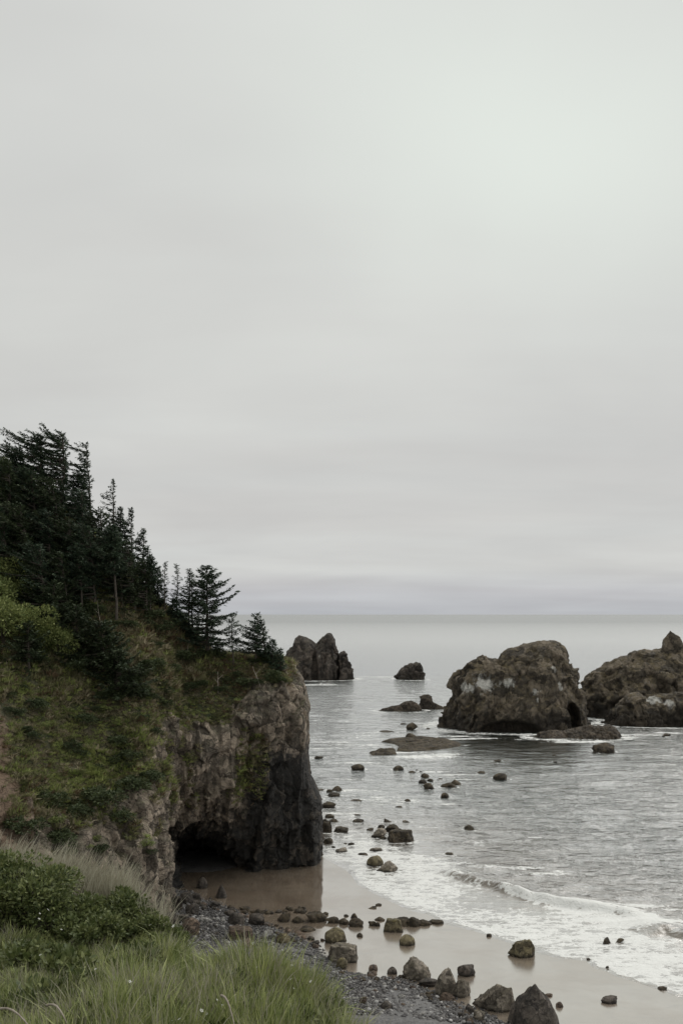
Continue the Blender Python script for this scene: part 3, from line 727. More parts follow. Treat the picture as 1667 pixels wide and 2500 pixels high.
# ------------------------------------------------------------------ sea stacks
def make_stack(name, outline, base_py, depth, mat, seed, label, cat, big=1.6, blk=1.2, bsize=2.2, nu=150, nv=110, lime=(), carve=(), group=None, flatback=1.0, lean=0.0, front_pow=2.2):
    Y0 = H * F / (base_py - HOR)
    o = np.array([((px - 833.5) / F * (Y0 + depth * 0.35), H - (py - HOR) / F * (Y0 + depth * 0.35)) for px, py in outline])
    t_ = np.concatenate([[0], np.cumsum(np.hypot(*np.diff(o, axis=0).T))])
    tq = np.linspace(0, t_[-1], nu)
    xq = np.interp(tq, t_, o[:, 0]); hq = np.maximum(np.interp(tq, t_, o[:, 1]), 0.05)
    hs = hq / hq.max()
    cx = 0.5 * (o[0, 0] + o[-1, 0]); half = 0.5 * (o[-1, 0] - o[0, 0])
    th = np.linspace(0, PI, nv)
    G = np.zeros((nu, nv, 3))
    bot = -1.5
    for i in range(nu):
        e = max(0.0, 1 - (abs(xq[i] - cx) / (half * 1.02)) ** 2.4)
        hd = depth * 0.5 * (0.25 + 0.75 * math.sqrt(e)) * (0.35 + 0.65 * min(1, hs[i] * 1.6))
        p_ = 2 / front_pow
        c_ = np.cos(th); s_ = np.sin(th)
        yy = -np.sign(c_) * np.abs(c_) ** p_ * hd
        zc = s_ ** p_
        G[i, :, 0] = xq[i]
        G[i, :, 1] = Y0 + depth * 0.5 + yy * (1 - 0.35 * zc) + lean * zc * hd
        G[i, :, 2] = bot + (hq[i] - bot) * zc
    Nn = grid_normals(G).reshape(-1, 3)
    P = G.reshape(-1, 3)
    c0 = np.array([cx, Y0 + depth * 0.5, 0])
    k = (nu // 2) * nv + nv // 4
    sgn = np.sign(np.dot(Nn[k], P[k] - c0))
    Nn *= sgn
    dd = rock_disp(P, big, blk, seed, bsize * 0.6, bsize, 1.2)
    rib = fbm(P * np.array([1, 1, 0.3]), 0.9 / bsize, 3, 0.6, seed + 3)
    dd += blk * 0.8 * (1 - 2 * np.abs(rib)) - 0.3 * big
    for (px, py, rpx, rpy, dep) in carve:
        c = Wp(px, py, Y0)
        q = ((P[:, 0] - c[0]) / (rpx / F * Y0)) ** 2 + ((P[:, 2] - c[2]) / (rpy / F * Y0)) ** 2
        m_ = (1 - sstep(q, 0.45, 1.15)) * (P[:, 1] < Y0 + depth * 0.5)
        P = P + np.array([0, 1, 0]) * (m_ * dep)[:, None]
        dd = dd * (1 - 0.5 * m_)
    calm_ = 1 - 0.45 * sstep(P[:, 2] / np.maximum(hq.max(), 1), 0.72, 0.98)
    topn = sstep(np.abs(Nn[:, 2]), .35, .8)
    Pd = P + Nn * (dd * (1 - 0.4 * topn) * calm_)[:, None]
    lm = np.zeros(len(P))
    for (px, py, rpx, rpy, st) in lime:
        c = Wp(px, py, Y0)
        q = ((P[:, 0] - c[0]) / (rpx / F * Y0)) ** 2 + ((P[:, 2] - c[2]) / (rpy / F * Y0)) ** 2
        lm = np.maximum(lm, st * np.exp(-q) * (P[:, 1] < Y0 + depth * 0.5))
    F_ = grid_faces(nu, nv)
    if sgn < 0: F_ = F_[:, ::-1]
    me = mesh_np(name, Pd, F_, mat, True, {'lime': lm, 'tint': TINT[0]})
    ob = link(name, me)
    tag(ob, label, cat, group)
    ROCK_FOAM.append((cx, Y0 + depth * 0.5, half + 1.5, depth * 0.5 + 2.5, 0.9))
    return ob

make_stack('sea_stack', [(1070, 1800), (1078, 1775), (1093, 1738), (1109, 1709), (1117, 1681), (1121, 1652), (1144, 1630), (1160, 1612), (1192, 1610), (1223, 1612), (1235, 1594),
            (1255, 1583), (1286, 1573), (1322, 1566), (1357, 1567), (1384, 1580), (1392, 1602), (1404, 1630), (1416, 1657), (1422, 1697), (1429, 1738), (1440, 1785), (1444, 1800)],
           1790, 24, M['stack'], 500, 'largest sea stack, domed and brown with white streaked ledges on its left shoulder', 'sea stack', nu=260, nv=200, big=.8, blk=.8,
           lime=[(1190, 1672, 26, 28, 1.0), (1150, 1688, 20, 16, .95), (1245, 1672, 25, 14, .85), (1376, 1682, 10, 12, .9), (1365, 1638, 16, 12, .6), (1316, 1692, 12, 14, .6), (1337, 1605, 8, 7, .5), (1285, 1612, 12, 10, .4), (1320, 1712, 10, 12, .5), (1195, 1735, 10, 10, .4), (1225, 1700, 16, 8, .35)],
           carve=[(1406, 1757, 15, 38, 5), (1245, 1795, 80, 34, 3.0)])
make_stack('sea_stack_ridge', [(1424, 1800), (1424, 1760), (1424, 1700), (1428, 1673), (1444, 1657), (1463, 1640), (1487, 1632), (1507, 1614), (1530, 1602), (1562, 1594), (1601, 1590), (1640, 1585), (1700, 1588), (1760, 1610), (1830, 1680), (1860, 1765), (1865, 1800)],
           1762, 26, M['stack'], 540, 'long brown sea stack ridge at the right edge rising behind a lower rock', 'sea stack', nu=260, nv=160, big=1.0, blk=.95,
           lime=[(1590, 1675, 14, 10, .4)], carve=[(1465, 1748, 30, 24, 4)])
make_stack('rock_pinnacle', [(1629, 1610), (1632, 1575), (1636, 1556), (1645, 1545), (1652, 1540), (1663, 1548), (1676, 1556), (1684, 1575), (1689, 1610)],
           1765, 5, M['stack'], 560, 'rounded rock pinnacle standing up on top of the right hand ridge', 'rock', big=.4, blk=.35, bsize=1.2, nu=70, nv=60, lime=[(1640, 1575, 5, 8, .6)])
ROCK_FOAM.pop()
# lift the pinnacle onto the ridge
pin = bpy.data.objects['rock_pinnacle']
pin.location = (2.35, 11.0, -0.2)
make_stack('sea_rock_mound', [(1478, 1785), (1485, 1768), (1503, 1732), (1522, 1709), (1546, 1693), (1562, 1689), (1577, 1706), (1601, 1697), (1640, 1694), (1667, 1692), (1720, 1700), (1780, 1740), (1800, 1785)],
           1775, 12, M['stack'], 580, 'lower rock mound with pale streaks in front of the right hand ridge', 'sea rock', big=.8, blk=.7, bsize=1.6, nu=170, nv=90,
           lime=[(1610, 1712, 22, 14, .95), (1640, 1722, 16, 14, .9), (1555, 1694, 12, 6, .7), (1600, 1698, 8, 8, .7)])
make_stack('far_sea_stack', [(672, 1668), (682, 1640), (692, 1608), (701, 1592), (715, 1578), (722, 1559), (730, 1552), (746, 1556), (758, 1562), (771, 1574), (779, 1566), (787, 1559), (800, 1545), (809, 1545), (816, 1560), (822, 1588), (826, 1598),
            (832, 1592), (840, 1590), (852, 1608), (857, 1633), (863, 1656), (866, 1668)],
           1662, 20, M['far'], 620, 'dark twin peaked sea stack far out beyond the cliff top trees', 'sea stack', big=0.9, blk=0.9, bsize=3.2, nu=190, nv=110, front_pow=2.6,
           lime=[(724, 1620, 3, 10, .55), (781, 1605, 3, 14, .5), (788, 1640, 4, 12, .4)], carve=[(768, 1650, 9, 60, 2.5), (824, 1650, 4, 60, 3)])
make_stack('far_sea_rock', [(967, 1664), (971, 1655), (979, 1640), (990, 1626), (1000, 1623), (1010, 1620), (1017, 1617), (1026, 1618), (1030, 1634), (1035, 1656), (1037, 1664)],
           1660, 9, M['far'], 640, 'small dark pointed rock alone in the far open water', 'sea rock', big=.8, blk=.7, bsize=1.8, nu=90, nv=70)
make_stack('rock_ledge', [(1305, 1806), (1318, 1790), (1345, 1784), (1380, 1786), (1420, 1778), (1445, 1772), (1470, 1775), (1492, 1772), (1508, 1784), (1518, 1800)],
           1806, 9, M['ledge'], 660, 'low dark rock ledge at the foot of the largest sea stack', 'rock ledge', big=.35, blk=.34, bsize=1.0, nu=170, nv=70)
make_stack('skerry', [(925, 1740), (932, 1732), (955, 1724), (975, 1722), (990, 1713), (1005, 1711), (1015, 1716), (1024, 1724), (1030, 1740)],
           1737, 4, M['ledge'], 670, 'low ragged skerry, left one of the pair in mid water', 'skerry', big=.2, blk=.16, bsize=.8, nu=110, nv=50)
make_stack('skerry', [(1000, 1736), (1008, 1726), (1024, 1720), (1027, 1700), (1034, 1696), (1046, 1695), (1054, 1700), (1055, 1714), (1068, 1720), (1080, 1726), (1090, 1734)],
           1732, 3.5, M['ledge'], 680, 'skerry with an upright knob, right one of the pair in mid water', 'skerry', big=.2, blk=.15, bsize=.8, nu=110, nv=50)
# flat shelf: a low platform seen from above
def make_shelf(name, poly, zt, mat, seed, label, cat, nu=120, nv=70):
    pts = np.array([sea_at(px, py, zt * 0.6)[:2] for px, py in poly])
    c = pts.mean(0)
    t_ = np.linspace(0, 1, nu, endpoint=False)
    per = np.vstack([pts, pts[:1]])
    L = np.concatenate([[0], np.cumsum(np.hypot(*np.diff(per, axis=0).T))])
    px_ = np.interp(t_ * L[-1], L, per[:, 0]); py_ = np.interp(t_ * L[-1], L, per[:, 1])
    rr = np.linspace(0, 1, nv)
    G = np.zeros((nu + 1, nv, 3))
    for i in range(nu + 1):
        a = i % nu
        r = 1 - (1 - rr) ** 1.0
        G[i, :, 0] = c[0] + (px_[a] - c[0]) * r
        G[i, :, 1] = c[1] + (py_[a] - c[1]) * r
        G[i, :, 2] = zt * (1 - 0.4 * rr) * (1 - rr ** 14) - 0.5 * rr ** 16
    P = G.reshape(-1, 3)
    d1 = fbm(P, 0.35, 3, 0.5, seed) * 0.38 + fbm(P * np.array([0.4, 1.6, 1]), 1.0, 4, 0.6, seed + 2) * 0.40
    rim = np.tile(rr, nu + 1)
    P[:, 2] += d1 * (1 - rim ** 6)
    radial = (P[:, :2] - c); 
    rn = fbm(P, 0.8, 4, 0.6, seed + 5) * 0.10
    P[:, :2] += radial * (rn * rim ** 3)[:, None]
    F_ = grid_faces(nu + 1, nv)
    me = mesh_np(name, P, F_, mat, True, {'tint': np.full(len(P), .5)})
    me.flip_normals() if me.polygons[nv // 2].normal.z < 0 else None
    ob = tag(link(name, me), label, cat)
    ROCK_FOAM.append((c[0], c[1], np.ptp(pts[:, 0]) / 2 + .8, np.ptp(pts[:, 1]) / 2 + .8, .5))
    return ob
make_shelf('rock_shelf', [(926, 1806), (960, 1799), (990, 1796), (1040, 1797), (1090, 1801), (1131, 1811), (1125, 1818), (1095, 1822), (1070, 1826), (1035, 1828), (1000, 1831), (965, 1829), (970, 1818), (950, 1810)],
           0.75, M['sea_rock'], 700, 'broad flat tidal rock shelf lying in mid water before the largest stack', 'rock shelf')
make_shelf('rock_shelf', [(899, 1834), (930, 1827), (965, 1825), (970, 1836), (940, 1839), (905, 1840)],
           0.6, M['sea_rock'], 720, 'narrow slab rock lying off the left end of the flat shelf', 'rock shelf', 80, 40)

# ------------------------------------------------------------------ telling look-alikes apart by what they stand next to
WAITING = []
def by_landmark(o, px, py, kind_words, marks):
    WAITING.append((o, px, py, kind_words, marks))
def settle_labels():
    ranks = ['first', 'second', 'third', 'fourth', 'fifth', 'sixth', 'seventh', 'eighth', 'ninth', 'tenth', 'eleventh', 'twelfth']
    buckets = {}
    for (o, px, py, kw, marks) in WAITING:
        m = min(marks, key=lambda q: math.hypot(px - q[0], (py - q[1]) * 1.3))
        dx, dy = px - m[0], py - m[1]
        dr = ('to the right of' if dx > 0 else 'to the left of') if abs(dx) > abs(dy) * 1.2 else ('in front of' if dy > 0 else 'behind')
        buckets.setdefault((kw, m[2], dr), []).append((math.hypot(dx, dy), o))
    for (kw, mn, dr), lst in buckets.items():
        lst.sort(key=lambda q: q[0])
        for i, (_, o) in enumerate(lst):
            o['label'] = '%s, %s %s %s' % (kw, ranks[min(i, 11)], dr, mn) if len(lst) > 1 else '%s %s %s' % (kw, dr, mn)
SLOPE_MARKS = [(212, 1765, 'the mid slope dark bush'), (285, 1815, 'the round dark bush'), (203, 1845, 'the ragged bush on bright grass'), (375, 1790, 'the buttress edge bush'), (90, 1730, 'the left slope dark bush'), (250, 1960, 'the broad bush at the slope foot'), (345, 1755, 'the bush under the pale ridge'), (375, 1905, 'the overhanging bush'), (290, 2000, 'the bush over the lower rocks'), (180, 1990, 'the left slope foot bush'), (75, 1800, 'the bush above the soil scar'), (150, 2060, 'the bush behind the dry grass')]
BANK_MARKS = [(40, 2180, 'the large glossy bush'), (210, 2230, 'the foot of the large glossy bush'), (20, 2480, 'the arching bleached twig'), (140, 2478, 'the pale broken twig'), (556, 2465, 'the brown dead stalk'), (400, 2290, 'the lowest glossy bush'), (285, 2230, 'the smaller glossy bush'), (480, 2370, 'the dip in the bank'), (740, 2350, 'the tall grass at the bank tip'), (330, 2430, 'the middle of the long grass')]
SHORE_MARKS = [(440, 2190, 'the buttress foot'), (515, 2222, 'the stone below the cone boulder'), (492, 2170, 'the round cave boulder'), (538, 2194, 'the cone shaped boulder'), (462, 2283, 'the rough reddish boulder'), (584, 2296, 'the long brown boulder'), (652, 2294, 'the pale angular stone'),
    (576, 2259, 'the black boulder'), (694, 2252, 'the olive stone'), (771, 2252, 'the long weedy mound'), (819, 2303, 'the round mossy boulder'), (836, 2351, 'the square cut boulder'), (958, 2379, 'the dark round stone'),
    (1019, 2394, 'the pitted boulder'), (1092, 2434, 'the tall humped boulder'), (1204, 2470, 'the flat topped grey boulder'), (944, 2466, 'the rough stone near the grass'), (886, 2452, 'the brown stone by the grass'), (978, 2440, 'the pale rounded stone')]
HILL_MARKS = [(285, 1518, 'the long bare trunk'), (508, 1600, 'the biggest lone spruce'), (571, 1622, 'the small lone spruce'), (622, 1618, 'the gnarled spruce'), (684, 1630, 'the corner spruce'), (402, 1500, 'the slim young spruce'),
    (458, 1560, 'the bare trunked pair'), (255, 1640, 'the layered spreading spruce'), (285, 1690, 'the lowest spreading spruce'), (68, 1625, 'the two stemmed spruce'), (533, 1690, 'the short bleached stem'), (150, 1300, 'the tallest skyline spruce'),
    (232, 1380, 'the flagged spruce'), (345, 1755, 'the bush under the pale ridge'), (197, 1512, 'the grey trunk'), (367, 1498, 'the thin bare stem'), (20, 1440, 'the bright leafy thicket')]
# ------------------------------------------------------------------ boulders
def ico(sub):
    import bmesh
    b = bmesh.new(); bmesh.ops.create_icosphere(b, subdivisions=sub, radius=1)
    V = np.array([v.co[:] for v in b.verts]); Fc = np.array([[v.index for v in f.verts] for f in b.faces]); b.free()
    return V / np.linalg.norm(V, axis=1, keepdims=True), Fc
ICO = {k: ico(k) for k in (2, 3, 4, 5)}
def boulder_mesh(name, kind, seed, sub, mat):
    V, Fc = ICO[sub]
    rg = np.random.RandomState(seed)
    npl = {'round': 9, 'block': 7, 'angular': 8, 'flat': 8, 'cone': 7, 'lumpy': 10}[kind]
    rndn = {'round': 0.55, 'block': 0.12, 'angular': 0.10, 'flat': 0.3, 'cone': 0.36, 'lumpy': 0.58}[kind]
    nrm = rg.normal(size=(npl + 6, 3)); nrm /= np.linalg.norm(nrm, axis=1, keepdims=True)
    off = rg.uniform(0.72, 0.98, npl + 6)
    if kind == 'block':
        nrm[:6] = [(1, .1, .05), (-1, .15, .1), (.1, 1, 0), (0, -1, .15), (.05, .1, 1), (0, 0, -1)]; off[:6] = .78
        nrm /= np.linalg.norm(nrm, axis=1, keepdims=True)
    if kind == 'cone':
        nrm[:4] = [(.85, -.1, .55), (-.75, -.3, .6), (.1, -.85, .5), (0, .9, .5)]; off[:4] = (.55, .55, .6, .6)
        nrm /= np.linalg.norm(nrm, axis=1, keepdims=True)
    dt = V @ nrm.T
    rad = np.where(dt > 0.05, off / np.maximum(dt, 0.05), 9).min(1)
    rad = rad * (1 - rndn) + rndn * 0.9
    P = V * rad[:, None]
    amp = {'round': .06, 'block': .07, 'angular': .09, 'flat': .10, 'cone': .08, 'lumpy': .20}[kind]
    P = P * (1 + amp * fbm(P + seed * 3.7, 1.6, 4, .55, seed) + 0.045 * fbm(P + seed, 6, 3, .6, seed + 4))[:, None]
    fa = {'round': .3, 'block': .8, 'angular': .9, 'flat': .7, 'cone': .5, 'lumpy': .7}[kind]
    Qb = P + 0.25 * np.stack([fbm(P + k * 5.3, 1.5, 2, seed=seed + 60 + k) for k in range(3)], 1)
    v1, e1 = facets(Qb * 1.1 + seed, seed)
    v2, e2 = facets(Qb * 2.6 + seed, seed + 5)
    P = P * (1 + fa * (0.13 * v1 + 0.06 * v2 - 0.035 * (1 - sstep(e1, 0, .08))))[:, None]
    mn, mx = P.min(0), P.max(0)
    P = (P - (mn + mx) / 2) / ((mx - mn) / 2)              # unit half extents
    zq = P[:, 2]
    P[:, :2] *= np.where(zq < 0, 1 / np.sqrt(1 - np.minimum(zq ** 2, .6)), 1)[:, None]
    return mesh_np(name, P, Fc, mat, True, {'tint': np.clip(.5 + .4 * v1 + .3 * v2, 0, 1)})
_bs = [1000]
def boulder(name, px, py, wpx, hpx, kind, mat, label, cat='rock', group=None, sea=False, sink=0.60, depth=0.85, sub=None, rz=None, top=False):
    p = sea_at(px, py) if sea else at_ground(px, py)
    Y = p[1]
    wm = wpx * Y / F
    # height: the visible height on screen includes some of the top surface
    el = math.atan2(H, Y)
    dm = wm * depth
    hm = max(0.30 * wm, 0.12, (hpx * Y / F - 0.30 * dm * math.sin(el)) / math.cos(el)) if kind != 'flat' else max(0.15, hpx * Y / F * 0.8)
    hm = min(hm, wm * 1.3)
    _bs[0] += 7
    seed = _bs[0]
    sub = sub or (5 if wpx > 60 else 4 if wpx > 24 else 3 if wpx > 12 else 2)
    me = boulder_mesh(name, kind, seed, sub, mat)
    full = hm * (1 + sink)
    rg = random.Random(seed)
    o = link(name, me, None, (p[0], Y + dm * 0.42, p[2] + hm - full / 2), (0, 0, rg.uniform(-0.25, 0.25) if rz is None else rz), (wm / 2, dm / 2, full / 2))
    tag(o, label, cat, group)
    if sea: ROCK_FOAM.append((p[0], Y + dm * 0.42, wm / 2 + .35, dm / 2 + .5, .82))
    return o
SG = 'small rocks breaking the surface of the bay'
SR, BM, BD, BR, BO, BP, WE = M['sea_rock'], M['boulder_moss'], M['boulder_dark'], M['boulder_red'], M['boulder'], M['boulder_pale'], M['weed']
sea_rocks = [
 (779, 1853, 23, 8, 'flat', 'low rock just off the cliff corner, farthest of those beside it'),
 (873, 1881, 34, 15, 'round', 'smooth domed rock alone in the water left of the scattered group'),
 (973, 1881, 27, 12, 'cone', 'lopsided rock second from the cliff in the outer row'),
 (1006, 1888, 20, 7, 'flat', 'low flat rock between the lopsided one and the round one'),
 (1017, 1881, 8, 3, 'flat', 'tiny rock tip behind the low flat rock of the outer row'),
 (1027, 1886, 8, 4, 'flat', 'tiny rock tip just behind the round rock of the outer row'),
 (1038, 1898, 20, 10, 'round', 'round dark rock behind the tight pair below the shelf'),
 (1032, 1914, 22, 11, 'lumpy', 'rock at the back left of the tight trio below the shelf'),
 (1050, 1909, 16, 8, 'lumpy', 'smallest rock at the back right of the tight trio below the shelf'),
 (1048, 1928, 30, 16, 'lumpy', 'front rock of the tight trio below the shelf, largest of them'),
 (1095, 1924, 37, 14, 'lumpy', 'long low rock touching the front of a taller dark one'),
 (1114, 1917, 28, 14, 'round', 'taller dark rock with white water at its right side'),
 (1075, 1903, 12, 3, 'flat', 'sliver of rock awash between the trio and the dark pair'),
 (1175, 1890, 19, 8, 'flat', 'small low rock left of the broad dark rock out in the bay'),
 (1222, 1905, 41, 18, 'round', 'broad dark rock alone right of the scattered group'),
 (1215, 1860, 18, 6, 'flat', 'low rock awash inside the dark reflection of the stack'),
 (1086, 1947, 20, 11, 'round', 'small round rock nearest the shore in the scattered group'),
 (784, 1930, 13, 5, 'flat', 'tiny pale rock near the cliff beside two darker ones'),
 (773, 1935, 13, 4, 'flat', 'tiny flat rock touching the water line by the cliff'),
 (824, 1933, 26, 14, 'cone', 'peaked brown rock behind a rounder one off the cliff'),
 (804, 1935, 16, 8, 'lumpy', 'small rock joined to the left of the peaked brown one'),
 (815, 1945, 30, 10, 'round', 'long rounded rock in front of the peaked brown one'),
 (867, 1958, 32, 5, 'flat', 'thin sloping sliver of rock in shallow water'),
 (995, 1958, 17, 7, 'cone', 'small pointed rock in thin foam in mid bay'),
 (974, 1973, 17, 6, 'flat', 'small flat rock nearer the shore than the pointed one'),
 (803, 1972, 34, 14, 'lumpy', 'brown rock tapering to the right close to the cliff'),
 (777, 1954, 20, 7, 'flat', 'flat rock touching the cliff above the brown tapering one'),
 (805, 1997, 24, 9, 'lumpy', 'brown rock lying upon the heap against the cliff'),
 (814, 2007, 22, 9, 'cone', 'pointed rock leaning right from the heap against the cliff'),
 (873, 1992, 17, 5, 'flat', 'small low rock left of centre in the shallows'),
 (874, 2009, 30, 9, 'flat', 'long low rock in foam midway from cliff to cluster'),
 (947, 2010, 23, 11, 'round', 'rounded rock at the back of the big cluster'),
 (991, 2009, 18, 6, 'flat', 'pale flat rock washed by foam right of the cluster'),
 (834, 2034, 36, 14, 'block', 'dark oblong rock pointing out from the cliff foot'),
 (801, 2061, 24, 15, 'round', 'egg shaped rock in still water by the cliff foot'),
 (931, 2024, 18, 10, 'lumpy', 'dark knob between the back rocks of the big cluster'),
 (957, 2032, 35, 19, 'round', 'smooth brown rock resting behind the largest of the cluster'),
 (925, 2046, 40, 22, 'angular', 'greyish angular rock at the left of the big cluster'),
 (978, 2057, 66, 30, 'block', 'largest rock of the cluster, long dark block on the right'),
 (936, 2049, 16, 7, 'lumpy', 'small rock wedged at the foot of the largest cluster rock'),
 (903, 2029, 18, 9, 'flat', 'flat brown rock at the left end of the cluster'),
 (857, 2065, 18, 8, 'lumpy', 'small rock right of the egg shaped one, partly awash'),
 (843, 2062, 10, 5, 'flat', 'pebble sized rock next to the small partly awash one'),
 (813, 2070, 12, 5, 'flat', 'tiny rock just below the egg shaped one'),
 (834, 2082, 30, 12, 'flat', 'pale slanting slab in the shallows near the cliff foot'),
 (918, 2080, 32, 10, 'flat', 'pale rock almost covered by foam below the cluster'),
 (887, 2090, 26, 6, 'flat', 'thin dark rock awash left of the foam covered one'),
 (916, 2117, 42, 27, 'round', 'rounded brown boulder behind its neighbour at the edge of the surf'),
 (946, 2131, 53, 26, 'angular', 'angular grey brown boulder nearest the white surf'),
 (1149, 2027, 31, 12, 'cone', 'small rock alone in open water in the middle of the bay'),
 (1097, 2088, 21, 6, 'flat', 'flat rock tip amid thin foam streaks before the breaker'),
 (1006, 1783, 30, 19, 'cone', 'pyramid shaped rock above the flat shelf'),
 (985, 1769, 15, 4, 'flat', 'rock tip awash above the pyramid shaped rock'),
 (946, 1789, 44, 4, 'flat', 'long thin reef just breaking the surface left of the pyramid rock'),
 (1045, 1780, 10, 4, 'flat', 'tiny rock right of the pyramid shaped rock'),
 (1477, 1838, 56, 25, 'lumpy', 'shaggy brown rock in front of the gap between the two stacks'),
 (1627, 1798, 26, 8, 'flat', 'small flat rock near the right edge below the ridge'),
 (1356, 1862, 11, 4, 'flat', 'tiny rock below the largest stack, nearer the eye'),
 (1353, 1846, 12, 5, 'flat', 'tiny rock below the largest stack, nearer its foot'),
 (1005, 1808, 34, 18, 'lumpy', 'dark lump standing on the flat tidal shelf'),
 (1481, 2307, 22, 16, 'angular', 'angular rock in the surf, left one of two side by side'),
 (1511, 2305, 29, 11, 'cone', 'long rock in the surf, right one of two side by side'),
 (1618, 2418, 22, 10, 'flat', 'small rock at the foam edge near the right side'),
 (1194, 2288, 14, 8, 'lumpy', 'small rock at the foam edge above the wedge boulder'),
 (1436, 2345, 10, 6, 'lumpy', 'pebble sized rock where the foam edge turns'),
 (1482, 2366, 9, 7, 'lumpy', 'pebble sized rock right of the turn in the foam edge'),
]
for (px, py, w_, h_, k_, lb) in sea_rocks:
    mat = BO if ('pale' in lb or 'grey' in lb) else BM if py > 2100 and 'brown' in lb else SR
    boulder('sea_rock', px, py, w_, h_, k_, mat, lb, 'rock', SG, sea=True)
# heap leaning on the cliff foot
boulder('sea_rock', 795, 2034, 32, 34, 'lumpy', SR, 'tall brown rock pressed against the cliff foot', 'rock', SG, True)
boulder('sea_rock', 780, 2050, 24, 14, 'lumpy', SR, 'low rock tucked under the tall one at the cliff foot', 'rock', SG, True)
boulder('sea_rock', 777, 2092, 24, 36, 'cone', SR, 'pointed rock at the very corner where cliff meets sand', 'rock', SG, True)

